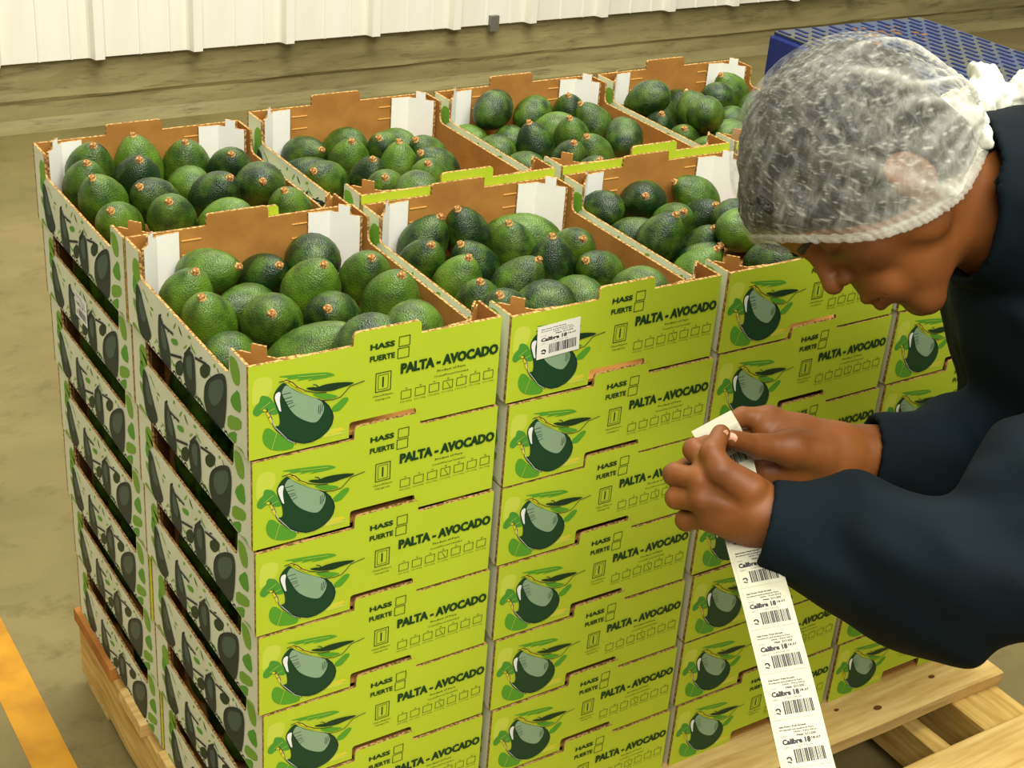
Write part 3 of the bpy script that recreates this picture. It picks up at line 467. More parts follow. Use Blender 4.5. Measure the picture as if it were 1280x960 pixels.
for row in (0, 1):
    for col in range(4):
        for tier in range(7): cart[(row, col, tier)] = carton(row, col, tier)
def sticker(root, name, label, mapf, wd, ht, back):
    V = [mapf(-1, -1, 0), mapf(wd + 1, -1, 0), mapf(wd + 1, ht + 1, 0), mapf(-1, ht + 1, 0)]; V += [mapf(x, z, .8) for x, z in ((-1, -1), (wd + 1, -1), (wd + 1, ht + 1), (-1, ht + 1))]
    F_ = [(0, 3, 2, 1), (4, 5, 6, 7), (0, 1, 5, 4), (1, 2, 6, 5), (2, 3, 7, 6), (3, 0, 4, 7)]
    s = link(name, mesh(name, V, F_, [M['white_board']]), root); s['label'] = label
    link('print', back.build('print', lambda x, z, l: mapf(x, z, 1.1)), s)
# the sticker over the printed fruit of the second front carton
a_ = math.radians(3)
sticker(cart[(0, 1, 6)], 'barcode_sticker', 'white barcode sticker on the green front',
        lambda x, z, l: ((36 + x * math.cos(a_) - z * math.sin(a_)) / 1000 * 1.0, -.0016 - e_ * l, (48 + x * math.sin(a_) + z * math.cos(a_)) / 1000), 54, 38, label_ink(54, 38, 5))
sticker(cart[(1, 0, 5)], 'barcode_sticker', 'white sticker on the printed side', lambda x, z, l: (-.0016 - e_ * l, (215 - x) / 1000, (25 + z) / 1000), 45, 34, label_ink(45, 34, 6))

# ------------------------------------------------------------------ avocados
def avo_mesh(ratio, bend, seed, nu=20, nv=14):
    """unit radius body along +Z, half length ratio; stem end at +Z"""
    r = random.Random(seed); V = []; F_ = []
    for i in range(1, nv):
        t = -math.cos(PI * i / nv)
        rad = math.sqrt(1 - t * t) * (1 - .16 * max(t, 0) ** 1.2 - .05 * t)
        for j in range(nu):
            a = 2 * PI * j / nu; w_ = 1 + .02 * math.sin(2 * a + seed) + .012 * math.sin(3 * a + i * .5)
            V.append((rad * math.cos(a) * w_ + bend * (t * t), rad * math.sin(a) * w_, t * ratio))
    V.append((bend, 0, -ratio)); V.append((bend, 0, ratio * .985))
    for i in range(nv - 2):
        for j in range(nu): a = i * nu + j; b = i * nu + (j + 1) % nu; F_.append((a, b, b + nu, a + nu))
    for j in range(nu): F_.append((len(V) - 2, (j + 1) % nu, j)); F_.append((len(V) - 1, (nv - 2) * nu + j, (nv - 2) * nu + (j + 1) % nu))
    return mesh('avocado', V, F_, [M['avocado']], smooth=True)
AVM = [[avo_mesh(ra, be, s) for s, be in ((1, 0), (2, .06), (3, .12))] for ra in (1.3, 1.42, 1.6, 1.9)]
RAT = [1.3, 1.42, 1.6, 1.9]
def stem_mesh():
    V = []; F_ = []; k = 9; rr = random.Random(4)
    for (r_, z_) in ((.0062, -.0022), (.0056, .0002), (.0045, .0012), (.0042, .0040), (.0030, .0046)):
        for j in range(k): a = 2 * PI * j / k; V.append((r_ * math.cos(a) * rr.uniform(.88, 1.1), r_ * math.sin(a) * rr.uniform(.88, 1.1), z_))
    for i in range(4):
        for j in range(k): a = i * k + j; b = i * k + (j + 1) % k; F_.append((a, b, b + k, a + k))
    F_.append(tuple(range(4 * k, 5 * k))); return mesh('stem', V, F_, [M['stem']], smooth=False)
STM = stem_mesh()
def avocado(c, d, a, r, label, group, seed, stem=True):
    d = Vector(d).normalized(); ra = a / r; i = min(range(4), key=lambda q: abs(RAT[q] - ra)); k = seed % 3
    o = link('avocado', AVM[i][k]); o.location = c; o.scale = (r, r, a / RAT[i])
    q = d.to_track_quat('Z', 'Y'); o.rotation_mode = 'QUATERNION'; o.rotation_quaternion = q
    tag(o, label, 'avocado', group)
    if stem:
        s = link('stem', STM, o); be = (0, .06, .12)[k]; s.location = (be, 0, RAT[i] * .99); s.scale = (.9 / r, .9 / r, RAT[i] / a)
    return o
NTH = ['first', 'second', 'third', 'fourth', 'fifth', 'sixth', 'seventh', 'eighth', 'ninth', 'tenth']
ROWN = ['back', 'second', 'third', 'fourth', 'fifth', 'sixth']
sd = 0
for key, L in AV.items():
    row, col = int(key[0]), int(key[1]); o = origin(row, col, 6)
    # rows by depth in the carton, then left to right
    ids = sorted(range(len(L)), key=lambda i: -L[i][1]); rows = [ids[i:i + 4] for i in range(0, len(ids), 4)]
    for ri, rw in enumerate(rows):
        rw.sort(key=lambda i: L[i][0])
        for k, i in enumerate(rw):
            x, y, z, dx, dy, dz, a, r, vis = L[i]; sd += 1
            look = ('upright' if dz > .75 else 'tilted' if dz > .35 else 'lying') + (' avocado with stem end showing' if vis else ' avocado, stem hidden')
            avocado((o[0] + x / 1000, o[1] + y / 1000, o[2] + z / 1000), (dx, dy, dz), a / 1000, r / 1000,
                    f"{look}, {NTH[k]} in {ROWN[ri]} row, {'front' if row == 0 else 'back'} {CN[col]} top carton",
                    f"avocados in the {'front' if row == 0 else 'back'} {CN[col]} top carton", sd, True)
for row in (0, 1):
    for tier in range(6):
        o = cart[(row, 0, tier)].location
        for k in range(4):
            sd += 1; r_ = random.Random(sd)
            avocado((o.x + .047, o.y + .095 + k * .061, o.z + .052), (r_.uniform(-.3, .3), r_.uniform(-.3, .3), 1), .0425, .0285,
                    f"dark avocado behind the side slot, {NTH[k]} from the front, {'front' if row == 0 else 'back'} far-left stack, {TIER[tier]} carton",
                    'avocados glimpsed through the side slots', sd, True)

# ------------------------------------------------------------------ person: signed distance modelling + surface nets
def rcone(p, a, b, r1, r2):
    a = np.asarray(a, float); b = np.asarray(b, float); ab = b - a
    t = np.clip(((p - a) @ ab) / (ab @ ab), 0, 1)
    return np.linalg.norm(p - a - t[:, None] * ab, axis=1) - (r1 + (r2 - r1) * t)
def ell(p, c, r, Rm=None):
    q = p - np.asarray(c, float)
    if Rm is not None: q = q @ Rm
    r = np.asarray(r, float); k0 = np.linalg.norm(q / r, axis=1); k1 = np.linalg.norm(q / r ** 2, axis=1) + 1e-9
    return k0 * (k0 - 1) / k1
def smin(a, b, k):
    h = np.clip(.5 + .5 * (b - a) / k, 0, 1); return b + (a - b) * h - k * h * (1 - h)
def smax(a, b, k): return -smin(-a, -b, k)
def surface_nets(sdf, lo, hi, h):
    lo = np.array(lo, float); n = np.ceil((np.array(hi) - lo) / h).astype(int) + 1
    X, Y, Z = [lo[i] + np.arange(n[i]) * h for i in range(3)]
    v = np.empty(n)
    for i0 in range(0, n[0], 24):
        g = np.stack(np.meshgrid(X[i0:i0 + 24], Y, Z, indexing='ij'), -1).reshape(-1, 3)
        v[i0:i0 + 24] = sdf(g).reshape(-1, n[1], n[2])
    ins = v < 0; c = n - 1
    acc = np.zeros(tuple(c) + (3,)); cnt = np.zeros(tuple(c))
    corners = [(0, 0, 0), (1, 0, 0), (0, 1, 0), (1, 1, 0), (0, 0, 1), (1, 0, 1), (0, 1, 1), (1, 1, 1)]
    def cor(A, o): return A[o[0]:o[0] + c[0], o[1]:o[1] + c[1], o[2]:o[2] + c[2]]
    for a in range(8):
        for b in range(a + 1, 8):
            d = [corners[b][k] - corners[a][k] for k in range(3)]
            if sum(abs(x) for x in d) != 1: continue
            va, vb = cor(v, corners[a]), cor(v, corners[b]); cr = (va < 0) != (vb < 0)
            t = np.where(cr, va / np.where(cr, va - vb, 1), 0)
            for k in range(3): acc[..., k] += np.where(cr, corners[a][k] + t * d[k], 0)
            cnt += cr
    on = cnt > 0; idx = -np.ones(tuple(c), int); idx[on] = np.arange(on.sum())
    cell = np.argwhere(on); V = lo + (cell + acc[on] / cnt[on][:, None]) * h
    F_ = []
    for ax in range(3):
        u, w_ = (ax + 1) % 3, (ax + 2) % 3
        s0 = [slice(None)] * 3; s1 = [slice(None)] * 3; s0[ax] = slice(0, n[ax] - 1); s1[ax] = slice(1, n[ax])
        e = ins[tuple(s0)] != ins[tuple(s1)]; flip = ins[tuple(s0)]
        E_ = np.argwhere(e)
        ok = (E_[:, u] > 0) & (E_[:, u] < c[u]) & (E_[:, w_] > 0) & (E_[:, w_] < c[w_]) & (E_[:, ax] < c[ax]); E_ = E_[ok]
        fl = flip[tuple(E_.T)]
        def I(du, dw): q = E_.copy(); q[:, u] += du; q[:, w_] += dw; return idx[tuple(q.T)]
        quad = np.stack([I(-1, -1), I(0, -1), I(0, 0), I(-1, 0)], 1)
        quad[~fl] = quad[~fl][:, ::-1]; F_.append(quad)
    return V, np.concatenate(F_)
def sdf_mesh(name, parts, mats):
    """parts: list of (V, F) joined in one mesh"""
    Vs, Fs, b = [], [], 0
    for V, F_ in parts: Vs.append(V); Fs.append(F_ + b); b += len(V)
    V = np.concatenate(Vs); F_ = np.concatenate(Fs)
    me = bpy.data.meshes.new(name); me.vertices.add(len(V)); me.vertices.foreach_set('co', V.ravel())
    me.loops.add(len(F_) * 4); me.loops.foreach_set('vertex_index', F_.ravel().astype(np.int32))
    me.polygons.add(len(F_)); me.polygons.foreach_set('loop_start', np.arange(0, len(F_) * 4, 4, dtype=np.int32))
    for m in mats: me.materials.append(m)
    me.update(calc_edges=True); me.validate(); me.polygons.foreach_set('use_smooth', [True] * len(me.polygons))
    return me

man = tag(empty('person', (1.30, -.52, ZF)), 'person in navy jacket and white hairnet, bending over to read a label strip', 'person')
def mpart(name, me):
    o = link(name, me, man); o.location = -man.location; return o

# head frame (cm): x towards the camera side, y face forward, z crown
hz = RW.T @ np.array([-.88, -.475, 0]); hz /= np.linalg.norm(hz)
hy = RW.T @ np.array([-.47, .88, .0]); hy -= hy @ hz * hz; hy /= np.linalg.norm(hy)
hx = np.cross(hy, hz)
HR = np.stack([hx, hy, hz], 1)          # local -> world
HO = P(1080, 221, 1.39)
def H2W(p): return HO + (np.asarray(p) / 100.) @ HR.T
def W2H(p): return ((p - HO) @ HR) * 100.

# limb joints
S_N, E_N, Wn = P(1520, 440, 1.33), P(1222, 712, 1.29), P(948, 640, 1.375)
S_F, E_F, Wf = P(1275, 345, 1.66), P(1262, 585, 1.60), P(1040, 567, 1.475)
CN_N, CN_F = P(960, 654, 1.376), P(1090, 568, 1.497)
AX_N, AX_F = P(1042, 674, 1.372), P(1160, 575, 1.502)      # cuff centres
NECK = P(1262, 282, 1.42); CHEST = (S_N + S_F) / 2; HIP = np.array([1.25, -.49, .78])

def head_sdf(g):
    p = W2H(g); q = p.copy(); q[:, 0] = np.abs(q[:, 0])       # symmetric
    d = ell(p, (0, -1.0, 3.4), (7.5, 9.5, 8.3))
    d = smin(d, ell(p, (0, 3.2, -1.5), (6.5, 5.9, 7.6)), 2.0)
    d = smin(d, ell(p, (0, 3.2, -7.2), (4.9, 5.4, 4.2)), 1.5)
    d = smin(d, rcone(q, (5.3, -.6, -5.4), (1.2, 7.0, -10.2), 1.3, 1.45), 1.6)
    d = smin(d, rcone(q, (0, 7.4, -10.3), (.8, 7.4, -10.3), 1.45, 1.4), 1.3)
    d = smin(d, ell(q, (3.9, 5.6, -2.6), (2.7, 2.7, 2.6)), 1.3)
    d = smin(d, ell(q, (5.9, 1.6, -4.4), (1.6, 2.8, 3.4)), 1.6)
    d = smin(d, rcone(q, (0, 8.3, 2.0), (3.9, 7.3, 2.1), .95, .9), 1.0)
    d = smin(d, ell(p, (0, 6.6, 5.0), (5.4, 2.4, 3.6)), 1.5)
    d = smax(d, -ell(q, (3.3, 9.3, .2), (1.9, 1.5, 1.25)), .9)
    d = smin(d, ell(q, (3.2, 7.0, .1), (1.45, 1.35, 1.2)), .35)
    d = smin(d, rcone(p, (0, 8.2, 1.0), (0, 10.1, -2.0), .72, .85), .8)
    d = smin(d, ell(p, (0, 10.2, -2.35), (1.05, .95, .9)), .5)
    d = smin(d, ell(q, (1.35, 9.1, -2.75), (.75, 1.05, .7)), .5)
    d = smax(d, -ell(q, (.7, 9.7, -3.45), (.35, .55, .35)), .25)
    d = smin(d, ell(p, (0, 7.9, -6.0), (3.5, 2.1, 2.6)), 1.0)
    d = smin(d, rcone(q, (0, 9.85, -5.6), (2.0, 8.7, -6.1), .62, .35), .4)
    d = smin(d, rcone(q, (0, 9.65, -7.0), (1.8, 8.6, -6.8), .70, .40), .4)
    d = smax(d, -rcone(q, (0, 10.5, -6.3), (2.4, 8.9, -6.45), .16, .12), .2)
    d = smax(d, -ell(q, (0, 10.0, -8.4), (2.2, .9, .45)), .6)
    # ear
    e = ell(q, (7.35, -.6, -1.9), (.9, 2.0, 3.1)); e = smax(e, -ell(q, (8.3, -.3, -1.7), (.7, 1.2, 2.0)), .4)
    e = smin(e, ell(q, (7.1, .3, -4.2), (.7, 1.0, 1.0)), .5)
    d = smin(d, e, .6)
    w_ = g
    nb = W2H(NECK[None])[0]
    d = smin(d, rcone(p, (0, -3.2, -3.5), nb, 5.5, 5.9), 2.2)
    return d / 100.
allp = np.array([H2W(x) for x in ((9, 0, 0), (-9, 0, 0), (0, 12.5, 0), (0, -12, 0), (0, 0, 12.5), (0, 9, -12), (0, 11.6, -5))] + [NECK + .07, NECK - .07])
V1, F1 = surface_nets(head_sdf, allp.min(0) - .01, allp.max(0) + .01, .0022)

def chain(p, pts, rs, d=None, k=.003):
    for i in range(len(pts) - 1):
        c = rcone(p, pts[i], pts[i + 1], rs[i], rs[i + 1]); d = c if d is None else smin(d, c, k)
    return d
def near_hand(p):
    d = chain(p, [P(1010, 660, 1.376), P(965, 647, 1.375), P(945, 640, 1.376)], [.031, .027, .026])
    # palm: wrist to each knuckle
    kn = [P(884, 578, 1.382), P(875, 600, 1.372), P(877, 625, 1.372), P(886, 648, 1.380)]
    for i, (k_, off) in enumerate(zip(kn, (-.013, -.004, .005, .013))):
        b_ = P(940, 618 + i * 14, 1.385)
        d = smin(d, rcone(p, b_, k_, .0185, .0125), .012)
    d = smin(d, rcone(p, P(930, 612, 1.405), P(896, 612, 1.405), .018, .015), .012)
    pip = [P(868, 562, 1.395), P(843, 593, 1.392), P(846, 622, 1.392), P(858, 650, 1.398)]
    dip = [P(884, 556, 1.414), P(858, 584, 1.418), P(862, 616, 1.418), P(874, 646, 1.418)]
    tip = [P(903, 556, 1.418), P(878, 586, 1.424), P(881, 618, 1.422), P(890, 645, 1.420)]
    for i in range(4):
        f = chain(p, [kn[i], pip[i], dip[i], tip[i]], [.0118, .0103, .0092, .0080] if i < 3 else [.0105, .0092, .0082, .0072], k=.002)
        f = smin(f, ell(p, pip[i], [.0108] * 3), .003)
        d = smin(d, f, .0025)
    th = chain(p, [P(936, 612, 1.365), P(900, 588, 1.362), P(890, 566, 1.368), P(901, 542, 1.385)], [.017, .0135, .0108, .0088], k=.004)
    d = smin(d, th, .006)
    # tendons on the back of the hand
    for i in range(4): d = smin(d, rcone(p, P(930, 620 + i * 9, 1.364), kn[i] + (CAM - kn[i]) * .004, .003, .004), .006)
    return d
def far_hand(p):
    d = chain(p, [P(1110, 572, 1.50), P(1075, 568, 1.49), P(1040, 565, 1.475)], [.034, .030, .0285])
    d = smin(d, chain(p, [P(1040, 563, 1.475), P(1000, 548, 1.47), P(958, 536, 1.462)], [.0275, .024, .015]), .012)
    d = smin(d, chain(p, [P(1035, 580, 1.470), P(1000, 588, 1.462), P(958, 590, 1.462)], [.022, .0185, .015]), .014)
    # thenar and thumb on the camera side
    th = chain(p, [P(1022, 567, 1.452), P(988, 560, 1.436), P(948, 558, 1.420), P(915, 549, 1.398)], [.021, .0175, .0112, .0090], k=.006)
    d = smin(d, th, .010)
    kn = [P(962, 524, 1.468), P(958, 545, 1.478), P(954, 568, 1.482), P(950, 588, 1.478)]
    pip = [P(928, 521, 1.462), P(922, 548, 1.474), P(920, 574, 1.476), P(926, 592, 1.472)]
    tip = [P(906, 534, 1.442), P(904, 560, 1.452), P(906, 584, 1.456), P(912, 600, 1.456)]
    for i in range(4):
        m_ = (pip[i] * .5 + tip[i] * .5) + (P(900, 540, 1.47) - P(920, 540, 1.47)) * .15
        f = chain(p, [kn[i], pip[i], m_, tip[i]], [.0125, .0100, .0090, .0080], k=.002)
        d = smin(d, f, .003)
        d = smin(d, rcone(p, P(1005, 545 + i * 12, 1.472), kn[i], .018, .0125), .008)
    return d
def bounds(ps, m): a = np.array(ps); return a.min(0) - m, a.max(0) + m
lo, hi = bounds([P(1010, 655, 1.36), P(843, 560, 1.40), P(858, 655, 1.40), P(901, 535, 1.385), P(890, 650, 1.42)], .036)
V2, F2 = surface_nets(near_hand, lo, hi, .0015)
lo, hi = bounds([P(1110, 572, 1.50), P(904, 520, 1.44), P(904, 600, 1.48), P(960, 520, 1.48)], .038)
V3, F3_ = surface_nets(far_hand, lo, hi, .0015)
KN_N, KN_F = np.array([1.20, -.62, .36]), np.array([1.24, -.40, .36])
AN_N, AN_F = np.array([1.36, -.66, -.06]), np.array([1.38, -.42, -.06])
HN, HF = HIP + np.array([.0, -.10, -.03]), HIP + np.array([0, .10, -.03])
def body_core(p):
    d = chain(p, [CHEST, (CHEST + HIP) / 2, HIP], [.11, .11, .12], k=.05)
    d = smin(d, rcone(p, S_N, S_F, .05, .05), .05); d = smin(d, rcone(p, CHEST, NECK, .06, .055), .04)
    d = smin(d, chain(p, [S_N, E_N, P(1080, 685, 1.36), P(1010, 662, 1.376)], [.042, .036, .030, .026]), .02)
    d = smin(d, chain(p, [S_F, E_F, P(1100, 570, 1.498)], [.042, .036, .029]), .02)
    for a, b, c in ((HN, KN_N, AN_N), (HF, KN_F, AN_F)): d = smin(d, chain(p, [a, b, c], [.075, .05, .035]), .03)
    return d
lo, hi = bounds([CHEST, HIP, S_N, S_F, E_N, E_F, P(1000, 655, 1.362), AN_N, AN_F, NECK, KN_N], .13)
V4, F4_ = surface_nets(body_core, lo, hi, .010)
body = mpart('body', sdf_mesh('body', [(V1, F1), (V2, F2), (V3, F3_), (V4, F4_)], [M['skin']]))

# jacket
def folds(p, sc, amp, ph=0.):
    return amp * (np.sin(p[:, 0] * sc + 1.7 * np.sin(p[:, 2] * sc * .6 + ph)) * np.sin(p[:, 1] * sc * .8 + 1.3 * np.sin(p[:, 0] * sc * .7) + ph) + .5 * np.sin(p[:, 2] * sc * 1.9 + p[:, 0] * sc * 1.1 + ph))
ndir = (NECK - H2W((0, -2, -3))); ndir = RW.T @ np.array([1, .04, .12]); ndir /= np.linalg.norm(ndir)
COLL = P(1222, 250, 1.408)
def jacket_sdf(p):
    d = chain(p, [CHEST + np.array([0, 0, -.02]), (CHEST + HIP) / 2 + np.array([0, 0, -.02]), HIP + np.array([.03, 0, 0])], [.145, .150, .150], k=.06)
    d = smin(d, rcone(p, S_N, S_F, .075, .072), .06)
    d = smin(d, rcone(p, COLL + ndir * .035, CHEST, .086, .12), .04)
    a = chain(p, [S_N, E_N], [.078, .068], k=.03); a = smin(a, chain(p, [E_N, P(1115, 705, 1.335), AX_N, CN_N], [.070, .060, .046, .041], k=.03), .03)
    d = smin(d, a, .03)
    b = chain(p, [S_F, E_F], [.072, .062], k=.03); b = smin(b, chain(p, [E_F, P(1190, 578, 1.53), AX_F, CN_F], [.060, .052, .045, .042], k=.03), .025)
    d = smin(d, b, .03)
    fade = np.clip((np.minimum(np.linalg.norm(p - CN_N, axis=1), np.linalg.norm(p - CN_F, axis=1)) - .03) / .07, .15, 1)
    d = d + (folds(p, 30, .0095) + folds(p, 62, .0028, 2.)) * fade
    # cuffs: cut, hollow, with a hem
    for cc, ax, ro in ((CN_N, (CN_N - AX_N), .0385), (CN_F, (CN_F - AX_F), .0405)):
        ax = ax / np.linalg.norm(ax); t = (p - cc) @ ax; rad = np.linalg.norm((p - cc) - t[:, None] * ax, axis=1)
        near_ = rad < .10
        hem = np.maximum(rad - ro - .0035 * np.clip(1 - np.abs(t + .012) / .02, 0, 1), np.abs(t + .014) - .016)
        d = smin(d, hem, .006)
        cut = t - .004; d = np.where(near_ & (t > -.03), np.maximum(d, cut), d)
        d = np.where(near_ & (t > -.06), np.maximum(d, -np.maximum(rad - (ro - .006), -(t + .026))), d)
    # collar: standing ring round the neck
    t = (p - COLL) @ ndir; rad = np.linalg.norm((p - COLL) - t[:, None] * ndir, axis=1)
    ring = np.maximum(np.abs(rad - .079 - .10 * t) - .0045, np.maximum(-t - .012, t - .06)); d = smin(d, ring, .008)
    d = np.maximum(d, -np.maximum(rad - (.0745 + .10 * t), np.maximum(-t - .05, t - .055)))
    return d
lo, hi = bounds([CHEST, HIP, S_N, S_F, E_N, E_F, CN_N, CN_F, COLL], .17)
lo[0] = min(CN_N[0], CN_F[0]) - .05
hi[2] = max(COLL[2], CHEST[2], HIP[2]) + .17
V5, F5 = surface_nets(jacket_sdf, lo, hi, .0045)
jk = mpart('jacket', sdf_mesh('jacket', [(V5, F5)], [M['navy']]))
sm_ = jk.modifiers.new('smooth', 'SMOOTH'); sm_.factor = .5; sm_.iterations = 3
def trouser_sdf(p):
    d = ell(p, HIP + np.array([.02, 0, -.02]), (.15, .19, .13))
    for a, b, c in ((HN, KN_N, AN_N), (HF, KN_F, AN_F)): d = smin(d, chain(p, [a, b, c + np.array([0, 0, .03])], [.105, .075, .062]), .03)
    return d + folds(p, 22, .003)
lo, hi = bounds([HIP, KN_N, KN_F, AN_N, AN_F], .17)
V6, F6 = surface_nets(trouser_sdf, lo, hi, .010)
mpart('trousers', sdf_mesh('trousers', [(V6, F6)], [M['navy_dark']]))
for an in (AN_N, AN_F):
    def shoe(p): return np.maximum(smin(ell(p, an + np.array([-.06, 0, -.035]), (.15, .048, .045)), ell(p, an + np.array([.01, 0, -.0]), (.06, .045, .06)), .03), ZF + .001 - p[:, 2])
    V7, F7 = surface_nets(shoe, an + np.array([-.23, -.07, -.09]), an + np.array([.12, .07, .08]), .008)
    mpart('shoe', sdf_mesh('shoe', [(V7, F7)], [M['shoe']]))

# hair under the net
def hair_sdf(g):
    p = W2H(g); d = np.minimum(ell(p, (0, -1.2, 3.5), (8.05, 10.0, 8.9)), head_sdf(g) * 100 - .55)
    n_ = .10 * np.sin(p[:, 0] * 3.1 + p[:, 1] * 1.7) + .08 * np.sin(p[:, 1] * 4.3 + p[:, 2] * 2.2)
    cut = -(p[:, 2] - .55 * p[:, 1] + 5.0) / 1.14; cut2 = -(p[:, 2] - 1.5 * (p[:, 1] - 6.0)) / 1.8
    ear = ell(np.abs(p) * np.array([1, 0, 0]) + p * np.array([0, 1, 1]), (7.9, -.3, -2.6), (2.6, 1.9, 2.8))
    return smax(smax(d + n_, smax(cut, cut2, .8), .6), -ear, .3) / 100.
allp = np.array([H2W(x) for x in ((9, 0, 0), (-9, 0, 0), (0, 10, 0), (0, -12.5, 0), (0, 0, 13), (0, 0, -9))])
V8, F8 = surface_nets(hair_sdf, allp.min(0) - .03, allp.max(0) + .03, .0028)
mpart('hair', sdf_mesh('hair', [(V8, F8)], [M['hair']]))
# brow, lashes and eyes
for sgn in (1, -1):
    V, F_ = [], []
    for k in range(9):
        t = k / 8; x = sgn * (1.3 + 3.6 * t); y = 9.15 - .25 * t - 1.3 * t * t; z = 2.0 + .55 * t - .7 * t * t; w_ = .38 * (1 - .6 * t)
        for dy, dz in ((0.12, w_), (.28, 0), (.12, -w_), (-.3, 0)): V.append(H2W((x, y + dy, z + dz)))
    for k in range(8):
        for j in range(4): a = k * 4 + j; b = k * 4 + (j + 1) % 4; F_.append((a, b, b + 4, a + 4))
    F_ += [(0, 1, 2, 3), (35, 34, 33, 32)]
    mpart('eyebrow', mesh('eyebrow', V, F_, [M['hair']], smooth=True))
    V, F_ = [], []
    for k in range(11):
        t = k / 10; x = sgn * (2.2 + 2.2 * t); y = 8.35 - 1.1 * abs(t - .4) ** 1.5; z = -.35
        b = len(V); V += [H2W((x - .04, y, z)), H2W((x + .04, y, z)), H2W((x + sgn * .15, y + .75, z - .45))]; F_.append((b, b + 1, b + 2)); 
    mpart('eyelash', mesh('eyelash', V, F_, [M['hair']]))
# thumb nails
def nail(c, n_, up, rw, rl_):
    n_ = n_ / np.linalg.norm(n_); up = up - up @ n_ * n_; up /= np.linalg.norm(up); s_ = np.cross(n_, up)
    V = [c + n_ * .0006]; F_ = []
    for k in range(12): a = 2 * PI * k / 12; V.append(c + s_ * math.cos(a) * rw + up * math.sin(a) * rl_ - n_ * (.0010 * math.cos(a) ** 2 + .0004))
    for k in range(12): F_.append((0, 1 + k, 1 + (k + 1) % 12))
    nv = CAM - c
    mpart('fingernail', mesh('nail', V, F_, [M['nail']], smooth=True))
c = P(914, 547, 1.398); v = CAM - c; v /= np.linalg.norm(v)
nail(c + v * .0088, v, P(905, 547, 1.4) - P(925, 552, 1.4), .0048, .006)
c = P(900, 545, 1.383); v = CAM - c; v /= np.linalg.norm(v); r_ = P(910, 545, 1.383) - c; r_ /= np.linalg.norm(r_); v2 = v * .75 + r_ * .6; v2 /= np.linalg.norm(v2)
nail(c + v2 * .0088, v2, P(901, 530, 1.383) - c, .0045, .006)

# ------------------------------------------------------------------ hairnet
Cc = np.array([0, -1., 2.2]); Rr = np.array([9.2, 11.6, 11.0])
ring = [(0, 0, 10.2, 6.9), (30, 4.8, 9.2, 4.0), (60, 7.9, 6.5, -1.6), (90, 8.7, 3.2, -4.8), (120, 8.4, -.6, -6.9), (150, 5.5, -6, -7.4), (180, 0, -9.4, -7.4)]
def ringp(th):
    a = abs(((th + 180) % 360) - 180); xs_ = [r[0] for r in ring]
    out = [np.interp(a, xs_, [r[k] for r in ring]) for k in (1, 2, 3)]
    return np.array([out[0] * (1 if ((th % 360) <= 180) else -1), out[1], out[2]])
NU, NV = 260, 110
rn = random.Random(12)
RP = np.array([np.mean([ringp(360 * (i + j) / NU) for j in range(-8, 9)], 0) for i in range(NU)])
kd = (np.array([0, -9.6, -6.3]) - Cc) / Rr; kd /= np.linalg.norm(kd)
e1 = np.array([1., 0, 0]); e2 = np.cross(kd, e1)
ridges = [(rn.uniform(-PI, PI), rn.uniform(.5, 1.), rn.uniform(.025, .06), rn.uniform(.4, 1.3)) for _ in range(46)]
ridges += [(s_ * (PI - a_), am, .055, 1.15) for s_ in (1, -1) for a_, am in ((.95, 1.7), (.5, 1.9), (.12, 1.3))]
from mathutils import noise as mn
V, dens = [], []
for j in range(NV):
    t = j / (NV - 1)
    for i in range(NU):
        u = (RP[i] - Cc) / Rr; nu_ = np.linalg.norm(u); u = u / nu_
        ap_ = np.array([0, -.1, 1.]); ap_ /= np.linalg.norm(ap_)
        om = math.acos(max(-1, min(1, float(u @ ap_)))); tt = t * .995
        dr = (math.sin((1 - tt) * om) * u + math.sin(tt * om) * ap_) / math.sin(om)
        rad = 1 + (nu_ - 1) * max(0, 1 - t * 3.2) ** 1.5 + (.05 * math.sin(PI * min(t * 4, 1)))* (1 if t < .25 else 0)
        ang = math.acos(max(-1, min(1, float(dr @ kd)))); phi = math.atan2(float(dr @ e2), float(dr @ e1))
        dd_ = 0; de = 0
        for (p0, amp, wd, ln) in ridges:
            q = (phi - p0 + .12 * math.sin(5 * ang + p0 * 7) + PI) % (2 * PI) - PI
            g_ = math.exp(-(q / wd) ** 2) * math.exp(-(ang / ln) ** 2) * amp; dd_ += g_; de += g_
        p3 = Vector((float(dr[0]) * 3, float(dr[1]) * 3, float(dr[2]) * 3))
        nz = mn.noise(p3 * 1.6) * .16 + mn.noise(p3 * 5) * .05
        pl = .05 * math.sin(i * 2 * PI / NU * 64) * max(0, 1 - t * 5)       # gathers at the elastic
        V.append(H2W(Cc + Rr * dr * rad + dr * (.42 * min(dd_, 1.3) + nz + pl - .1)))
        edge = max(0, 1 - t * 9)
        wr = abs(mn.noise(Vector((p3.x * 4.5, p3.y * 4.5, p3.z * 1.6)))); wr = max(0, .5 - wr * 9) * .75
        dens.append(min(1, .40 * min(de, 1.6) * (1 if t < .97 else .3) + edge * .45 + wr * (1 - .4 * t) + .40 * max(0, 1 - ang / .5)))
F_ = [(j * NU + i, j * NU + (i + 1) % NU, (j + 1) * NU + (i + 1) % NU, (j + 1) * NU + i) for j in range(NV - 1) for i in range(NU)]
F_.append(tuple(range((NV - 1) * NU, NV * NU)))
nm = mesh('hairnet', V, F_, [M['net']], smooth=True)
at = nm.attributes.new('dens', 'FLOAT', 'POINT'); at.data.foreach_set('value', dens)
net = mpart('hairnet', nm); net['label'] = 'translucent white disposable hairnet'
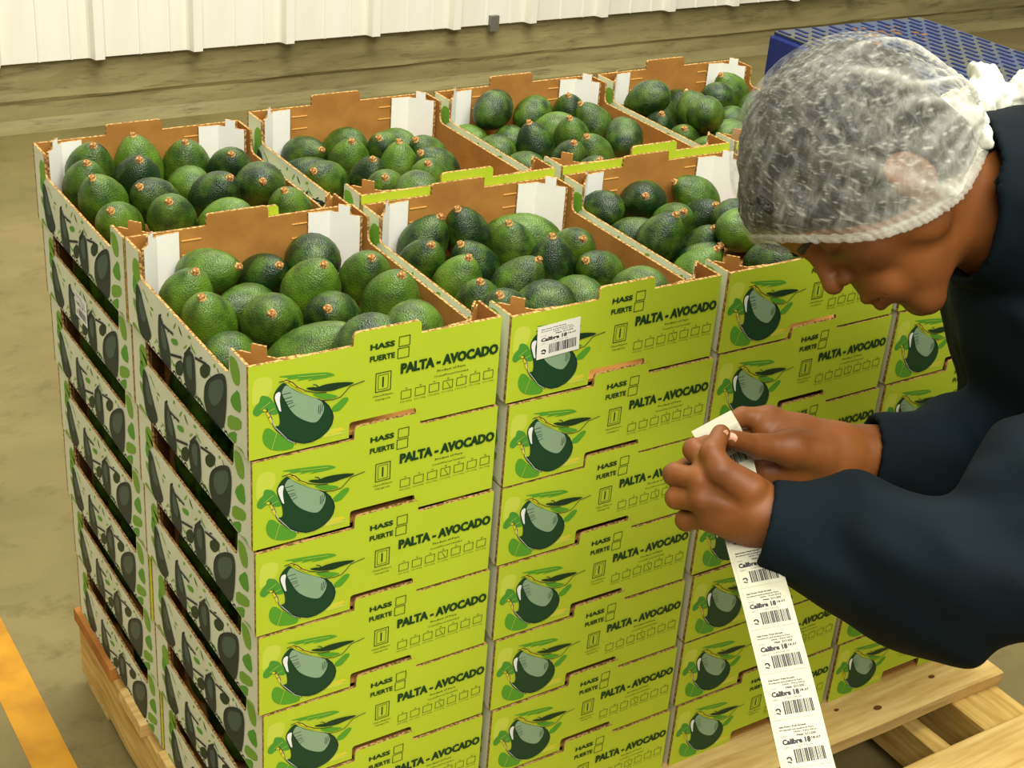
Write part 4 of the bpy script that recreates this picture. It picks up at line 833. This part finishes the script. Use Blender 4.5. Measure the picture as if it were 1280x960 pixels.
# elastic hem: gathered band under the dome edge
V = []; F_ = []; NB = 360
for i in range(NB):
    c = RP[int(i * NU / NB) % NU] * (1 - (i * NU / NB) % 1) + RP[(int(i * NU / NB) + 1) % NU] * ((i * NU / NB) % 1)
    o_ = (c - Cc); o_[2] *= .4; o_ /= np.linalg.norm(o_); fr = math.sin(i * 2 * PI / NB * 90 + 3 * mn.noise(Vector((i * .08, 0, 0)))) * .035 + mn.noise(Vector((i * .35, 0, 0))) * .13
    for k in range(7):
        a = 2 * PI * k / 7; V.append(H2W(c + o_ * (math.cos(a) * .26 + fr) + np.array([0, .1, -1]) * (math.sin(a) * .62 + .1 + .8 * fr)))
for i in range(NB):
    for k in range(7): F_.append((i * 7 + k, i * 7 + (k + 1) % 7, ((i + 1) % NB) * 7 + (k + 1) % 7, ((i + 1) % NB) * 7 + k))
bm_ = mesh('elastic_band', V, F_, [M['net']], smooth=True); at = bm_.attributes.new('dens', 'FLOAT', 'POINT'); at.data.foreach_set('value', [.22] * len(V))
eb = link('elastic_band', bm_, net)
# knot of gathered fabric at the nape
bb = W2H(P(1247, 126, 1.42)[None])[0]
def knot_sdf(g):
    p = W2H(g); q = p - bb
    d = ell(p, bb + np.array([.3, .6, .8]), (2.4, 2.2, 2.6)); d = smin(d, ell(p, bb + np.array([0, -2.2, -2.0]), (2.2, 2.4, 1.7)), .8)
    d = smin(d, rcone(p, (0, -9.2, -4.6), bb, 2.1, 1.6), .8); d = smin(d, ell(p, bb + np.array([.5, -1.7, 2.1]), (1.3, 1.1, 1.8)), .5)
    d = smin(d, rcone(p, (-1, -9.2, -6.2), (-5.2, -6.8, -7.4), 1.2, .7), .8)
    s_ = np.sin(q[:, 0] * 2.9 + 2 * np.sin(q[:, 1] * 1.6)) * np.sin(q[:, 2] * 2.6 + 1.6 * np.sin(q[:, 0] * 1.9)) + .5 * np.sin(q[:, 1] * 5.3 + q[:, 2] * 4.1)
    return (d + .20 * s_) / 100.
lo, hi = bounds([H2W(bb + np.array([0, -4, -4])), H2W(bb + np.array([0, 0, 4])), H2W((0, -9, -4.6)), H2W((-5.5, -6.5, -7.4))], .04)
V9, F9 = surface_nets(knot_sdf, lo, hi, .0025)
o = link('knot', sdf_mesh('knot', [(V9, F9)], [M['net_solid']]), net)

# ------------------------------------------------------------------ the strip of labels
pts = np.array([P(1026, 1020, 1.20), P(1009, 955, 1.235), P(984, 850, 1.285), P(958, 750, 1.338), P(941, 690, 1.372), P(930, 650, 1.405), P(922, 612, 1.428), P(914, 578, 1.430), P(900, 545, 1.415), P(889, 526, 1.418)])
seg = np.linalg.norm(np.diff(pts, axis=0), axis=1); cum = np.r_[0, np.cumsum(seg)]
PITCH = .0445; SW = .040
wv = RW.T @ np.array([.90, -.36, .12])
strip = tag(empty('label_strip', pts[0]), 'long white strip of printed barcode labels hanging from the hands', 'label strip')
def cen(s): return np.array([np.interp(s, cum, pts[:, k]) for k in range(3)])
def frame_at(s):
    t = cen(min(s + .008, cum[-1])) - cen(max(s - .008, 0)); t /= np.linalg.norm(t); w_ = wv - wv @ t * t; w_ /= np.linalg.norm(w_)
    n_ = np.cross(w_, t)
    if n_ @ (CAM - cen(s)) < 0: n_ = -n_
    return t, w_, n_
V, F_ = [], []; NS = 60
for i in range(NS + 1):
    s = cum[-1] * i / NS; t, w_, n_ = frame_at(s); c = cen(s)
    for a, b in ((-.5, 0), (-.17, .0007), (.17, .0007), (.5, 0), (.5, -.0003), (-.5, -.0003)): V.append(c + w_ * a * (SW + .004) + n_ * b - pts[0])
for i in range(NS):
    for k in range(6): F_.append((i * 6 + k, i * 6 + (k + 1) % 6, i * 6 + 6 + (k + 1) % 6, i * 6 + 6 + k))
F_ += [(0, 1, 2, 3, 4, 5), tuple(NS * 6 + k for k in (5, 4, 3, 2, 1, 0))]
bk = link('backing', mesh('backing', V, F_, [M['paper']], smooth=False), strip)
li = label_ink(38, 41, 9)
s0 = .0015; k = 0
while s0 + .0415 < cum[-1]:
    def mp(x, z, l, s0=s0):
        s = s0 + z / 1000; t, w_, n_ = frame_at(s); a = (x - 19) / 1000 / (SW + .004)
        return cen(s) + w_ * (x - 19) / 1000 + n_ * (.0007 * max(0, min(1, (.5 - abs(a)) / .33)) + .0004 + .00018 * l) - pts[0]
    V = []; F_ = []
    for zi in range(5):
        for xi in range(5): V.append(mp(38 * xi / 4, 41 * zi / 4, 0))
    F_ = [(a * 5 + b, a * 5 + b + 1, a * 5 + b + 6, a * 5 + b + 5) for a in range(4) for b in range(4)]
    lb = link('barcode_label', mesh('barcode_label', V, F_, [M['paper']]), strip)
    link('print', li.build('print', mp), lb); s0 += PITCH; k += 1
